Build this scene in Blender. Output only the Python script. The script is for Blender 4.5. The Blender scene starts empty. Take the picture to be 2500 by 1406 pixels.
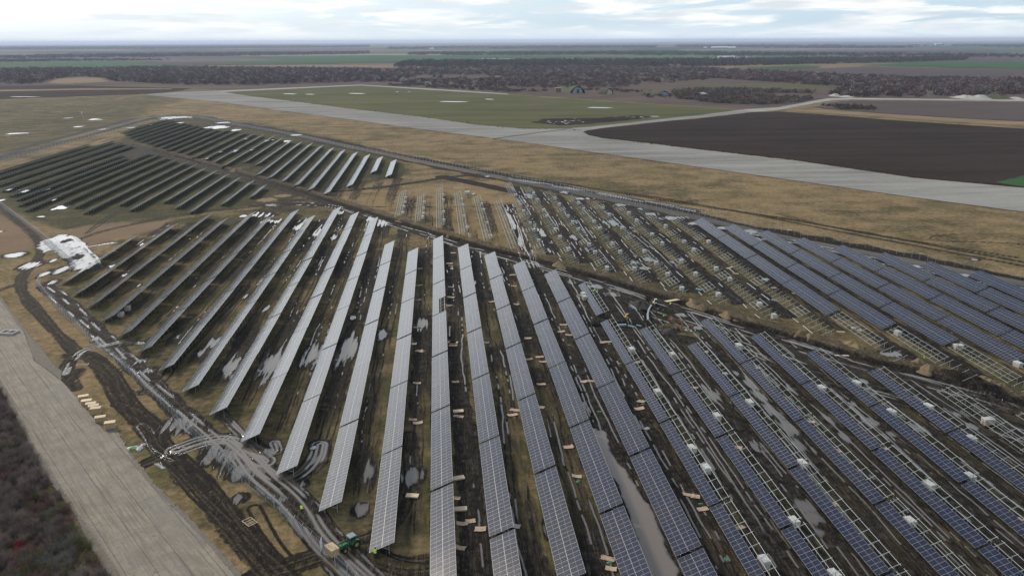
import bpy, bmesh, math, random
import numpy as np
from mathutils import Vector, Matrix

S = bpy.context.scene
C = S.collection
rnd = random.Random(7)
RNG = np.random.default_rng(11)

# ------------------------------------------------------------------ camera
F_PX, PITCH, ROLL, YAW, CAM_H = 1945.0, 0.3005, -0.004, 0.0906, 73.5
cam_d = bpy.data.cameras.new('camera')
cam = bpy.data.objects.new('camera', cam_d); C.objects.link(cam)
cam_d.sensor_width = 36.0
cam_d.lens = 36.0 * F_PX / 2500.0
cam_d.clip_start = 1.0
cam_d.clip_end = 200000.0
cam.location = (0, 0, CAM_H)
fw = Vector((math.sin(YAW) * math.cos(PITCH), math.cos(YAW) * math.cos(PITCH), -math.sin(PITCH)))
rt0 = Vector((math.cos(YAW), -math.sin(YAW), 0.0))
up0 = rt0.cross(fw)
rt = rt0 * math.cos(ROLL) + up0 * math.sin(ROLL)
camup = up0 * math.cos(ROLL) - rt0 * math.sin(ROLL)
cam.matrix_world = Matrix(((rt.x, camup.x, -fw.x, 0), (rt.y, camup.y, -fw.y, 0), (rt.z, camup.z, -fw.z, CAM_H), (0, 0, 0, 1)))
S.camera = cam


def G(px, py, z=0.0):
    """photo pixel (2500x1406) -> point on the horizontal plane at height z"""
    d = fw * F_PX + rt * (px - 1250.0) - camup * (py - 703.0)
    t = (z - CAM_H) / d.z
    return (d.x * t, d.y * t)


# ------------------------------------------------------------------ light
SUN_EL, SUN_AZ = math.radians(30), math.radians(-38)      # azimuth from +Y, negative = towards -X
world = bpy.data.worlds.new('World'); S.world = world
world.use_nodes = True
nt = world.node_tree; N = nt.nodes; L = nt.links
for n in list(N): N.remove(n)
out = N.new('ShaderNodeOutputWorld'); bg = N.new('ShaderNodeBackground')
sky = N.new('ShaderNodeTexSky'); sky.sky_type = 'NISHITA'; sky.sun_disc = False
sky.sun_elevation = SUN_EL; sky.sun_rotation = SUN_AZ
sky.altitude = 100; sky.air_density = 1.0; sky.dust_density = 1.5
tc = N.new('ShaderNodeTexCoord')
sep = N.new('ShaderNodeSeparateXYZ'); L.new(tc.outputs['Generated'], sep.inputs[0])


def wmath(op, a, b=None, c=None, clamp=False):
    m = N.new('ShaderNodeMath'); m.operation = op; m.use_clamp = clamp
    for i, v in enumerate((a, b, c)):
        if v is None: continue
        if isinstance(v, (int, float)): m.inputs[i].default_value = v
        else: L.new(v, m.inputs[i])
    return m.outputs[0]


zc = wmath('MAXIMUM', sep.outputs[2], 0.0)
den = wmath('ADD', zc, 0.045)
cx = wmath('DIVIDE', sep.outputs[0], den); cy = wmath('DIVIDE', sep.outputs[1], den)
cmb = N.new('ShaderNodeCombineXYZ'); L.new(cx, cmb.inputs[0]); L.new(cy, cmb.inputs[1])
nz = N.new('ShaderNodeTexNoise'); nz.inputs['Scale'].default_value = 0.42; nz.inputs['Detail'].default_value = 7
nz.inputs['Roughness'].default_value = 0.6; nz.inputs['Distortion'].default_value = 0.4
L.new(cmb.outputs[0], nz.inputs['Vector'])
nz2 = N.new('ShaderNodeTexNoise'); nz2.inputs['Scale'].default_value = 0.9; nz2.inputs['Detail'].default_value = 6
mp = N.new('ShaderNodeMapping'); mp.inputs['Location'].default_value = (13.1, 4.7, 2.0); mp.inputs['Scale'].default_value = (0.5, 1, 1)
L.new(cmb.outputs[0], mp.inputs['Vector']); L.new(mp.outputs[0], nz2.inputs['Vector'])
cr = N.new('ShaderNodeValToRGB'); cr.color_ramp.elements[0].position = 0.33; cr.color_ramp.elements[1].position = 0.56
L.new(nz.outputs['Fac'], cr.inputs[0])
cr2 = N.new('ShaderNodeValToRGB')
cr2.color_ramp.elements[0].position = 0.40; cr2.color_ramp.elements[0].color = (6.6, 7.1, 7.5, 1)
cr2.color_ramp.elements[1].position = 0.58; cr2.color_ramp.elements[1].color = (9.3, 9.4, 9.3, 1)

skb = N.new('ShaderNodeVectorMath'); skb.operation = 'SCALE'; skb.inputs['Scale'].default_value = 1.0
L.new(sky.outputs[0], skb.inputs[0])
mixc = N.new('ShaderNodeMix'); mixc.data_type = 'RGBA'
# low sky: heaped clouds seen edge on
azl = wmath('ARCTAN2', sep.outputs[0], sep.outputs[1])
cl = N.new('ShaderNodeCombineXYZ'); L.new(wmath('MULTIPLY', azl, 7.0), cl.inputs[0]); L.new(wmath('MULTIPLY', zc, 62.0), cl.inputs[1])
nl = N.new('ShaderNodeTexNoise'); nl.inputs['Scale'].default_value = 1.0; nl.inputs['Detail'].default_value = 8; nl.inputs['Roughness'].default_value = 0.58; nl.inputs['Distortion'].default_value = 0.6
L.new(cl.outputs[0], nl.inputs['Vector'])
nl2 = N.new('ShaderNodeTexNoise'); nl2.inputs['Scale'].default_value = 1.7; nl2.inputs['Detail'].default_value = 6
cl2 = N.new('ShaderNodeVectorMath'); cl2.operation = 'ADD'; cl2.inputs[1].default_value = (5.3, 0.35, 1.0); L.new(cl.outputs[0], cl2.inputs[0]); L.new(cl2.outputs[0], nl2.inputs['Vector'])
covl = N.new('ShaderNodeMapRange'); covl.interpolation_type = 'SMOOTHSTEP'; covl.inputs[1].default_value = 0.42; covl.inputs[2].default_value = 0.56; L.new(nl.outputs['Fac'], covl.inputs[0])
lw = N.new('ShaderNodeMapRange'); lw.inputs[1].default_value = 0.07; lw.inputs[2].default_value = 0.16; L.new(zc, lw.inputs[0])
covm = N.new('ShaderNodeMix'); covm.data_type = 'FLOAT'; L.new(lw.outputs[0], covm.inputs[0]); L.new(covl.outputs[0], covm.inputs[2]); L.new(cr.outputs[0], covm.inputs[3])
hi = N.new('ShaderNodeMapRange'); hi.interpolation_type = 'SMOOTHSTEP'; hi.inputs[1].default_value = 0.28; hi.inputs[2].default_value = 0.55; L.new(zc, hi.inputs[0])
cov = wmath('MULTIPLY', covm.outputs[0], wmath('SUBTRACT', 0.92, wmath('MULTIPLY', hi.outputs[0], 0.5)))
# clear-sky tint is kept pale, as through thin high cloud
mixv = N.new('ShaderNodeMix'); mixv.data_type = 'RGBA'; L.new(wmath('SUBTRACT', 0.8, wmath('MULTIPLY', hi.outputs[0], 0.6)), mixv.inputs[0])
L.new(skb.outputs[0], mixv.inputs[6]); mixv.inputs[7].default_value = (5.5, 7.2, 8.6, 1)
shm = N.new('ShaderNodeMix'); shm.data_type = 'FLOAT'; L.new(lw.outputs[0], shm.inputs[0]); L.new(nl2.outputs['Fac'], shm.inputs[2]); L.new(nz2.outputs['Fac'], shm.inputs[3])
L.new(shm.outputs[0], cr2.inputs[0])
L.new(cov, mixc.inputs[0]); L.new(mixv.outputs[2], mixc.inputs[6]); L.new(cr2.outputs[0], mixc.inputs[7])
# bright pale band just above the horizon
hb = N.new('ShaderNodeMapRange'); hb.inputs[1].default_value = 0.0; hb.inputs[2].default_value = 0.020
hb.inputs[3].default_value = 0.9; hb.inputs[4].default_value = 0.0
L.new(sep.outputs[2], hb.inputs[0])
mixh = N.new('ShaderNodeMix'); mixh.data_type = 'RGBA'
L.new(hb.outputs[0], mixh.inputs[0]); L.new(mixc.outputs[2], mixh.inputs[6]); mixh.inputs[7].default_value = (8.0, 8.8, 9.1, 1)
# bright lobe added low in the sky, for white reflections in panels and puddles
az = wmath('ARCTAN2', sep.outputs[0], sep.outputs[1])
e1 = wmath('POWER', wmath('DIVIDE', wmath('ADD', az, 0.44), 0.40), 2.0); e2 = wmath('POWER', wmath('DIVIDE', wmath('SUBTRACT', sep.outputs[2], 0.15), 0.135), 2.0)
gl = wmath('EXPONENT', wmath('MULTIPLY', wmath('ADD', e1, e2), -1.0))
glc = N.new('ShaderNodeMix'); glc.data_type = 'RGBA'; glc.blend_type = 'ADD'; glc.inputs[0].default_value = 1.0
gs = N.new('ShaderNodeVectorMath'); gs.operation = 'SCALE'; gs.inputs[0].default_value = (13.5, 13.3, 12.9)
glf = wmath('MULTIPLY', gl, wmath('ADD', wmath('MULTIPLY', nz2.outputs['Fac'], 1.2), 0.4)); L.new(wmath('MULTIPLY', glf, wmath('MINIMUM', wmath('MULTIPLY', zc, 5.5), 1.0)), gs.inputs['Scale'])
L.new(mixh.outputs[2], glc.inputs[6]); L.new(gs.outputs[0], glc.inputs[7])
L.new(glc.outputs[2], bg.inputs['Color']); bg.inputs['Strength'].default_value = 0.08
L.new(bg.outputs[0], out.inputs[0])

sun_d = bpy.data.lights.new('sun', 'SUN'); sun = bpy.data.objects.new('sun', sun_d); C.objects.link(sun)
sun_d.energy = 1.9; sun_d.angle = math.radians(10); sun_d.color = (1.0, 0.90, 0.76)
sd = Vector((math.sin(SUN_AZ) * math.cos(SUN_EL), math.cos(SUN_AZ) * math.cos(SUN_EL), math.sin(SUN_EL)))
sun.rotation_euler = sd.to_track_quat('Z', 'Y').to_euler()
vs = S.view_settings
vs.view_transform = 'Standard'; vs.look = 'None'; vs.exposure = 0.55; vs.gamma = 1.0; vs.use_curve_mapping = False
S.cycles.max_bounces = 5; S.cycles.volume_bounces = 1; S.cycles.diffuse_bounces = 2; S.cycles.glossy_bounces = 3


# ------------------------------------------------------------------ material helpers
class Mat:
    def __init__(s, name):
        s.m = bpy.data.materials.new(name); s.m.use_nodes = True
        s.t = s.m.node_tree; s.n = s.t.nodes; s.l = s.t.links
        s.b = s.n['Principled BSDF']

    def new(s, kind, **kw):
        x = s.n.new('ShaderNode' + kind)
        for k, v in kw.items(): setattr(x, k, v)
        return x

    def put(s, sock, v):
        if v is None: return
        if isinstance(v, (int, float)):
            sock.default_value = v
        elif isinstance(v, (tuple, list)):
            sock.default_value = tuple(v) + ((1,) if len(v) == 3 and len(sock.default_value) == 4 else ())
        else: s.l.new(v, sock)

    def math(s, op, a, b=None, c=None, clamp=False):
        x = s.new('Math', operation=op, use_clamp=clamp)
        for i, v in enumerate((a, b, c)): s.put(x.inputs[i], v)
        return x.outputs[0]

    def mix(s, f, a, b):
        x = s.new('Mix', data_type='RGBA'); s.put(x.inputs[0], f); s.put(x.inputs[6], a); s.put(x.inputs[7], b)
        return x.outputs[2]

    def noise(s, vec, scale, detail=3, rough=0.55, dist=0.0):
        x = s.new('TexNoise'); s.put(x.inputs['Vector'], vec); x.inputs['Scale'].default_value = scale
        x.inputs['Detail'].default_value = detail; x.inputs['Roughness'].default_value = rough
        x.inputs['Distortion'].default_value = dist
        return x.outputs['Fac']

    def ss(s, v, lo, hi, a=0.0, b=1.0):
        x = s.new('MapRange', interpolation_type='SMOOTHSTEP'); s.put(x.inputs[0], v)
        x.inputs[1].default_value = lo; x.inputs[2].default_value = hi
        x.inputs[3].default_value = a; x.inputs[4].default_value = b
        return x.outputs[0]

    def pos(s): return s.new('NewGeometry').outputs['Position']
    def obj(s): return s.new('TexCoord').outputs['Object']

    def scaled(s, v, sc):
        x = s.new('VectorMath', operation='MULTIPLY'); s.put(x.inputs[0], v); x.inputs[1].default_value = sc
        return x.outputs[0]

    def bump(s, h, strength=0.5, dist=0.1):
        x = s.new('Bump'); x.inputs['Strength'].default_value = strength; x.inputs['Distance'].default_value = dist
        s.put(x.inputs['Height'], h); s.l.new(x.outputs[0], s.b.inputs['Normal'])


def simple(name, col, rough=0.7, metal=0.0, var=0.15, scale=2.0, bump=0.0, spec=None):
    """paint / wood / metal with uneven tone and some bump"""
    m = Mat(name); o = m.obj()
    n = m.noise(o, scale, 4)
    r = m.new('ObjectInfo').outputs['Random']
    k = m.math('ADD', m.math('MULTIPLY', n, 2 * var), m.math('MULTIPLY', r, var * 0.7))
    k = m.math('ADD', k, 1.0 - var * 1.35)
    x = m.new('VectorMath', operation='SCALE'); x.inputs[0].default_value = col; m.put(x.inputs['Scale'], k)
    m.l.new(x.outputs[0], m.b.inputs['Base Color'])
    m.b.inputs['Roughness'].default_value = rough; m.b.inputs['Metallic'].default_value = metal
    if spec is not None: m.b.inputs['Specular IOR Level'].default_value = spec
    if bump: m.bump(m.noise(o, scale * 6, 4), 0.6, bump)
    return m.m


def m_panel():
    """framed half-cell solar module; UV.x counts modules along the row, UV.y runs 0..1 across one module"""
    m = Mat('solar_glass')
    uv = m.new('UVMap').outputs[0]
    s = m.new('SeparateXYZ'); m.l.new(uv, s.inputs[0])
    u, v = s.outputs[0], s.outputs[1]
    fu = m.math('FRACT', u); fv = m.math('FRACT', v)
    du = m.math('ABSOLUTE', m.math('SUBTRACT', fu, 0.5)); dv = m.math('ABSOLUTE', m.math('SUBTRACT', fv, 0.5))
    frame = m.math('MAXIMUM', m.math('GREATER_THAN', du, 0.476), m.math('GREATER_THAN', dv, 0.489))
    mid = m.math('LESS_THAN', dv, 0.0085)
    # cells: 6 x 24 half cells
    cu = m.math('ABSOLUTE', m.math('SUBTRACT', m.math('FRACT', m.math('MULTIPLY', fu, 6.0)), 0.5))
    cv = m.math('ABSOLUTE', m.math('SUBTRACT', m.math('FRACT', m.math('MULTIPLY', fv, 24.0)), 0.5))
    cell = m.math('MAXIMUM', m.math('GREATER_THAN', cu, 0.475), m.math('GREATER_THAN', cv, 0.46))
    fl = m.new('CombineXYZ'); m.l.new(m.math('FLOOR', u), fl.inputs[0]); m.l.new(m.math('FLOOR', v), fl.inputs[1])
    m.l.new(m.math('MULTIPLY', m.new('ObjectInfo').outputs['Random'], 97.0), fl.inputs[2])
    wn = m.new('TexWhiteNoise', noise_dimensions='3D'); m.l.new(fl.outputs[0], wn.inputs['Vector'])
    r = wn.outputs['Value']
    p = m.pos(); big = m.noise(p, 0.045, 2)
    t = m.math('ADD', m.math('MULTIPLY', r, 0.6), m.math('MULTIPLY', m.ss(big, 0.35, 0.65), 0.4))
    base = m.mix(t, (0.014, 0.014, 0.024), (0.004, 0.009, 0.036))
    base = m.mix(m.math('MULTIPLY', cell, 0.10), base, (0.3, 0.32, 0.35))
    dirt = m.ss(m.noise(p, 1.3, 5), 0.45, 0.8, 0.0, 0.10)
    base = m.mix(dirt, base, (0.16, 0.14, 0.12))
    col = m.mix(m.math('MULTIPLY', mid, 0.6), base, (0.40, 0.42, 0.46))
    col = m.mix(frame, col, (0.37, 0.39, 0.42))
    m.l.new(col, m.b.inputs['Base Color'])
    m.put(m.b.inputs['Roughness'], m.mix(frame, (0.17, 0.17, 0.17), (0.45, 0.45, 0.45)))
    m.b.inputs['IOR'].default_value = 1.40
    m.put(m.b.inputs['Metallic'], m.math('MULTIPLY', frame, 0.25))
    # every module sits a hair differently in its clamps
    jit = m.new('VectorMath', operation='SUBTRACT'); m.l.new(wn.outputs['Color'], jit.inputs[0]); jit.inputs[1].default_value = (0.5, 0.5, 0.5)
    js = m.scaled(jit.outputs[0], (0.011, 0.011, 0.011)); ad = m.new('VectorMath', operation='ADD'); m.l.new(m.new('NewGeometry').outputs['Normal'], ad.inputs[0]); m.l.new(js, ad.inputs[1])
    nn_ = m.new('VectorMath', operation='NORMALIZE'); m.l.new(ad.outputs[0], nn_.inputs[0]); m.l.new(nn_.outputs[0], m.b.inputs['Normal'])
    return m.m


M = {}
M['panel'] = m_panel()
M['back'] = simple('panel_backsheet', (0.055, 0.125, 0.105), 0.6)  # green reflected from the grass is put into the back colour
M['steel'] = simple('galvanised_steel', (0.40, 0.44, 0.42), 0.5, 0.35, 0.12, 3)
M['postshade'] = simple('shaded_galvanised_post', (0.20, 0.23, 0.22), 0.6, 0.3, 0.15, 3)  # steel darkened to paint in the shade on posts under the tables
M['wirem'] = simple('fence_wire', (0.27, 0.30, 0.33), 0.5, 0.4, 0.1, 3)
M['postm'] = simple('fence_post_metal', (0.40, 0.43, 0.45), 0.5, 0.4, 0.1, 3)
M['wrap'] = simple('white_plastic_wrap', (0.48, 0.48, 0.46), 0.4, 0, 0.35, 3.5, 0.03)
M['wrapside'] = simple('module_carton', (0.42, 0.38, 0.34), 0.7, 0, 0.25, 3.0, 0.02)
M['card'] = simple('cardboard', (0.42, 0.30, 0.21), 0.85, 0, 0.22, 2.0, 0.02)
M['wood'] = simple('pale_wood', (0.58, 0.46, 0.30), 0.75, 0, 0.25, 3.0, 0.01)
M['woodd'] = simple('wood_sides', (0.44, 0.32, 0.18), 0.8, 0, 0.3, 4.0, 0.01)
M['green'] = simple('green_paint', (0.018, 0.13, 0.045), 0.35, 0, 0.15, 3.0)
M['greenp'] = simple('green_plastic', (0.03, 0.19, 0.08), 0.45, 0, 0.3, 4.0, 0.03)
M['rubber'] = simple('tyre_rubber', (0.012, 0.012, 0.012), 0.9, 0, 0.3, 5, 0.02)
M['rim'] = simple('yellow_rim', (0.30, 0.24, 0.06), 0.5)
M['glass'] = simple('cab_glass', (0.02, 0.03, 0.035), 0.08)
M['roofg'] = simple('grey_roof_paint', (0.22, 0.25, 0.27), 0.4)
M['black'] = simple('black_steel', (0.02, 0.02, 0.02), 0.6)
M['yellow'] = simple('machine_yellow', (0.62, 0.42, 0.05), 0.5)
M['white'] = simple('white_paint', (0.7, 0.7, 0.68), 0.5)
M['barst'] = simple('zinc_bars', (0.42, 0.45, 0.44), 0.5)
M['orange'] = simple('orange_paint', (0.75, 0.27, 0.02), 0.5)
M['drum'] = simple('drum_wood', (0.26, 0.16, 0.095), 0.8, 0, 0.3, 3.0, 0.02)
M['drumw'] = simple('cable_winding', (0.19, 0.085, 0.045), 0.7, 0, 0.3, 6.0, 0.02)
M['teal'] = simple('pale_teal_film', (0.22, 0.37, 0.40), 0.4, 0, 0.15, 2.0)
M['foil'] = simple('grey_foil', (0.28, 0.31, 0.33), 0.4, 0, 0.2, 2.0, 0.03)
M['sand'] = simple('sand', (0.20, 0.148, 0.09), 0.98, 0, 0.62, 2.2, 0.3, 0.05)
M['gravel'] = simple('gravel', (0.36, 0.34, 0.30), 0.95, 0, 0.25, 0.6, 0.2)
M['soil'] = simple('dark_soil', (0.030, 0.026, 0.022), 0.95, 0, 0.35, 1.2, 0.2)
M['hivis'] = simple('hi_vis_yellow', (0.55, 0.85, 0.03), 0.7)
M['hivisg'] = simple('green_jacket', (0.03, 0.35, 0.22), 0.8)
M['cloth'] = simple('dark_cloth', (0.02, 0.025, 0.045), 0.9)
M['bluec'] = simple('blue_cloth', (0.03, 0.06, 0.25), 0.9)
M['skin'] = simple('skin', (0.45, 0.26, 0.19), 0.6)
M['concgrey'] = simple('weathered_concrete', (0.37, 0.36, 0.33), 0.9, 0, 0.2, 1.0, 0.03)
M['door'] = simple('dark_door_and_opening', (0.03, 0.04, 0.055), 0.6)
M['bluegrey'] = simple('blue_grey_paint', (0.20, 0.27, 0.30), 0.7, 0, 0.2, 0.4)
M['moss'] = simple('mossy_turf', (0.060, 0.068, 0.030), 1.0, 0, 0.3, 0.5, 0.3)
M['rooft'] = simple('red_tiles', (0.25, 0.10, 0.06), 0.8)
M['render'] = simple('pale_render', (0.6, 0.57, 0.5), 0.9)


# ------------------------------------------------------------------ mesh helpers
class MB:
    def __init__(s):
        s.v = []; s.f = []; s.mi = []; s.uv = {}

    def quad_uv(s, pts, uvs, mi=0):
        b = len(s.v); s.v += [tuple(p) for p in pts]
        s.uv[len(s.f)] = uvs; s.f.append(tuple(range(b, b + len(pts)))); s.mi.append(mi)

    def hexa(s, p, mi=0):
        """p: 8 corner points, bottom ring then top ring"""
        b = len(s.v); s.v += [tuple(q) for q in p]
        for f in ((3, 2, 1, 0), (4, 5, 6, 7), (0, 1, 5, 4), (1, 2, 6, 5), (2, 3, 7, 6), (3, 0, 4, 7)):
            s.f.append(tuple(b + i for i in f)); s.mi.append(mi)

    def box(s, c, d, rz=0.0, mi=0, top=1.0):
        hx, hy, hz = d[0] / 2, d[1] / 2, d[2] / 2; cs, sn = math.cos(rz), math.sin(rz); P = []
        for z, k in ((-hz, 1.0), (hz, top)):
            for x, y in ((-hx, -hy), (hx, -hy), (hx, hy), (-hx, hy)):
                x *= k; y *= k
                P.append((c[0] + x * cs - y * sn, c[1] + x * sn + y * cs, c[2] + z))
        s.hexa(P, mi)

    def beam(s, a, b, w, h=None, mi=0, upv=(0, 0, 1)):
        h = h or w; a = Vector(a); b = Vector(b); d = (b - a).normalized(); u = Vector(upv)
        if abs(d.dot(u)) > 0.98: u = Vector((0, 1, 0))
        r = d.cross(u).normalized() * (w / 2); u = r.cross(d).normalized() * (h / 2)
        s.hexa([a - r - u, a + r - u, a + r + u, a - r + u, b - r - u, b + r - u, b + r + u, b - r + u][:8], mi)

    def cyl(s, a, b, r, r2=None, n=12, mi=0, caps=True):
        r2 = r if r2 is None else r2; a = Vector(a); b = Vector(b); d = (b - a).normalized()
        u = Vector((0, 0, 1)) if abs(d.z) < 0.9 else Vector((1, 0, 0))
        p = d.cross(u).normalized(); q = d.cross(p); base = len(s.v)
        for c, rr in ((a, r), (b, r2)):
            for i in range(n):
                t = 2 * math.pi * i / n; s.v.append(tuple(c + p * math.cos(t) * rr + q * math.sin(t) * rr))
        for i in range(n):
            j = (i + 1) % n; s.f.append((base + i, base + j, base + n + j, base + n + i)); s.mi.append(mi)
        if caps:
            s.f.append(tuple(base + i for i in range(n))[::-1]); s.mi.append(mi)
            s.f.append(tuple(base + n + i for i in range(n))); s.mi.append(mi)

    def mesh(s, name, mats, smooth=False):
        me = bpy.data.meshes.new(name); me.from_pydata(s.v, [], s.f)
        for m in (mats if isinstance(mats, (list, tuple)) else [mats]): me.materials.append(m)
        me.polygons.foreach_set('material_index', s.mi)
        if s.uv:
            ul = me.uv_layers.new(name='UVMap')
            for fi, uvs in s.uv.items():
                p = me.polygons[fi]
                for k, li in enumerate(p.loop_indices): ul.data[li].uv = uvs[k]
        if smooth: me.polygons.foreach_set('use_smooth', [True] * len(s.f))
        me.update()
        return me


def link(name, me, parent=None, loc=(0, 0, 0), rz=0.0):
    o = bpy.data.objects.new(name, me); C.objects.link(o)
    o.location = loc; o.rotation_euler = (0, 0, rz)
    if parent is not None: o.parent = parent
    return o


def thing(name, label, cat, loc=(0, 0, 0), rz=0.0, group=None, me=None, kind=None):
    o = link(name, me, None, loc, rz)
    tag(o, label, cat, group, kind)
    return o


def tag(o, label=None, cat=None, group=None, kind=None):
    if label: o['label'] = label
    if cat: o['category'] = cat
    if group: o['group'] = group
    if kind: o['kind'] = kind


ORD = ['zeroth', 'first', 'second', 'third', 'fourth', 'fifth', 'sixth', 'seventh', 'eighth', 'ninth', 'tenth', 'eleventh',
       'twelfth', 'thirteenth', 'fourteenth', 'fifteenth', 'sixteenth', 'seventeenth', 'eighteenth', 'nineteenth',
       'twentieth', 'twenty-first', 'twenty-second', 'twenty-third', 'twenty-fourth', 'twenty-fifth', 'twenty-sixth',
       'twenty-seventh', 'twenty-eighth', 'twenty-ninth', 'thirtieth']
# ------------------------------------------------------------------ ground: one sheet, painted with vertex attributes
def vn(x, y, seed=0):
    t = np.random.default_rng(seed).random((256, 256)).astype(np.float32)
    xi = np.floor(x).astype(np.int64); yi = np.floor(y).astype(np.int64)
    fx = (x - xi); fy = (y - yi); fx = fx * fx * (3 - 2 * fx); fy = fy * fy * (3 - 2 * fy)
    a = t[xi & 255, yi & 255]; b = t[(xi + 1) & 255, yi & 255]; c = t[xi & 255, (yi + 1) & 255]; d = t[(xi + 1) & 255, (yi + 1) & 255]
    return (a * (1 - fx) + b * fx) * (1 - fy) + (c * (1 - fx) + d * fx) * fy


def fbm(x, y, seed=0, o=4):
    r = 0; k = 1; t = 0
    for i in range(o):
        r = r + vn(x * 2 ** i, y * 2 ** i, seed + i) * k; t += k; k *= 0.55
    return r / t


def smooth(x, a, b):
    t = np.clip((x - a) / (b - a), 0, 1); return t * t * (3 - 2 * t)


def axis(segs):
    """segs: list of (start, step); ends with (end, None)"""
    r = []
    for (a, st), (b, _) in zip(segs, segs[1:]): r.append(np.arange(a, b - st * 0.5, st))
    return np.concatenate(r + [[segs[-1][0]]])


GEO = [500 * 1.22 ** i for i in range(1, 30)]
GEO = [g for g in GEO if g < 60000] + [60000]
xs = np.concatenate([[-g - 100 for g in GEO[::-1]], axis([(-520, 8), (-280, 1.5), (-150, 0.5), (-75, 0.19), (112, 0.5), (190, 1.2), (300, 12), (600, None)]), [g + 200 for g in GEO]])
ys_ = [38.0]
while ys_[-1] < 560: ys_.append(ys_[-1] + min(1.3, max(0.18, 0.55 * (ys_[-1] ** 2 + 73.5 ** 2) / (73.5 * 797) * 1.0)))
while ys_[-1] < 1000: ys_.append(ys_[-1] + 6)
ys = np.array([-400.0, -100.0, 0.0] + ys_ + [1000 + g for g in GEO])
XX, YY = np.meshgrid(xs.astype(np.float32), ys.astype(np.float32)); NY, NX = XX.shape
Z = np.zeros_like(XX)
mud = np.zeros_like(XX); wat = np.zeros_like(XX); dry = np.full_like(XX, 0.72); sandm = np.zeros_like(XX)
grv = np.zeros_like(XX); reed = np.zeros_like(XX); grn = np.zeros_like(XX); rub = np.zeros_like(XX)
NB = fbm(XX * 0.05, YY * 0.05, 3); NM = fbm(XX * 0.25, YY * 0.25, 9); NF = fbm(XX * 0.9, YY * 0.9, 21, 3)
NS = fbm(XX * 1.3, YY * 0.10, 33, 4)            # streaks along the table rows


def W(pts): return [G(*p) for p in pts]


def win(x0, x1, y0, y1):
    return slice(max(0, np.searchsorted(ys, y0) - 1), np.searchsorted(ys, y1) + 1), slice(max(0, np.searchsorted(xs, x0) - 1), np.searchsorted(xs, x1) + 1)


def poly(pts, soft=3.0, warp=4.0, world_pts=False):
    """-> window, soft 0..1 mask of a polygon given by photo pixels (ground points)"""
    P = np.array(pts if world_pts else W(pts)); m = soft + warp
    sl = win(P[:, 0].min() - m, P[:, 0].max() + m, P[:, 1].min() - m, P[:, 1].max() + m)
    x = XX[sl]; y = YY[sl]
    wx = x + (NM[sl] - 0.5) * 2 * warp; wy = y + (NF[sl] - 0.5) * 2 * warp
    ins = np.zeros(x.shape, bool); dm = np.full(x.shape, 1e9, np.float32); n = len(P)
    for i in range(n):
        ax, ay = P[i]; bx, by = P[(i + 1) % n]
        c = ((ay > wy) != (by > wy)) & (wx < (bx - ax) * (wy - ay) / ((by - ay) or 1e-9) + ax); ins ^= c
        dx, dy = bx - ax, by - ay; t = np.clip(((wx - ax) * dx + (wy - ay) * dy) / (dx * dx + dy * dy + 1e-9), 0, 1)
        dm = np.minimum(dm, np.hypot(wx - ax - t * dx, wy - ay - t * dy))
    sd_ = np.where(ins, dm, -dm)
    return sl, smooth(sd_, -soft, soft)


def path(pts, reach, world_pts=False):
    """-> window, |distance|, signed distance, arclength to a polyline"""
    P = np.array(pts if world_pts else W(pts), float)
    # round the corners
    for _ in range(2):
        Q = [P[0]]
        for a, b in zip(P, P[1:]): Q += [a * .75 + b * .25, a * .25 + b * .75]
        P = np.array(Q + [P[-1]])
    sl = win(P[:, 0].min() - reach, P[:, 0].max() + reach, P[:, 1].min() - reach, P[:, 1].max() + reach)
    x = XX[sl]; y = YY[sl]; D = np.full(x.shape, 1e9, np.float32); SD = D.copy(); AR = np.zeros_like(D); s0 = 0
    for a, b in zip(P, P[1:]):
        dx, dy = b - a; ln = math.hypot(dx, dy) or 1e-6
        # only look near this segment
        w2 = win(min(a[0], b[0]) - reach, max(a[0], b[0]) + reach, min(a[1], b[1]) - reach, max(a[1], b[1]) + reach)
        r0 = w2[0].start - sl[0].start; r1 = w2[0].stop - sl[0].start; c0 = w2[1].start - sl[1].start; c1 = w2[1].stop - sl[1].start
        q = (slice(max(r0, 0), r1), slice(max(c0, 0), c1)); px = x[q] - a[0]; py = y[q] - a[1]
        t = np.clip((px * dx + py * dy) / (ln * ln), 0, 1); d = np.hypot(px - t * dx, py - t * dy)
        sg = np.sign(px * dy - py * dx); k = d < D[q]
        D[q] = np.where(k, d, D[q]); SD[q] = np.where(k, d * sg, SD[q]); AR[q] = np.where(k, s0 + t * ln, AR[q]); s0 += ln
    return sl, D, SD, AR


def up(arr, sl, v): arr[sl] = np.maximum(arr[sl], v)


def down(arr, sl, k): arr[sl] *= (1 - k)


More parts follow.
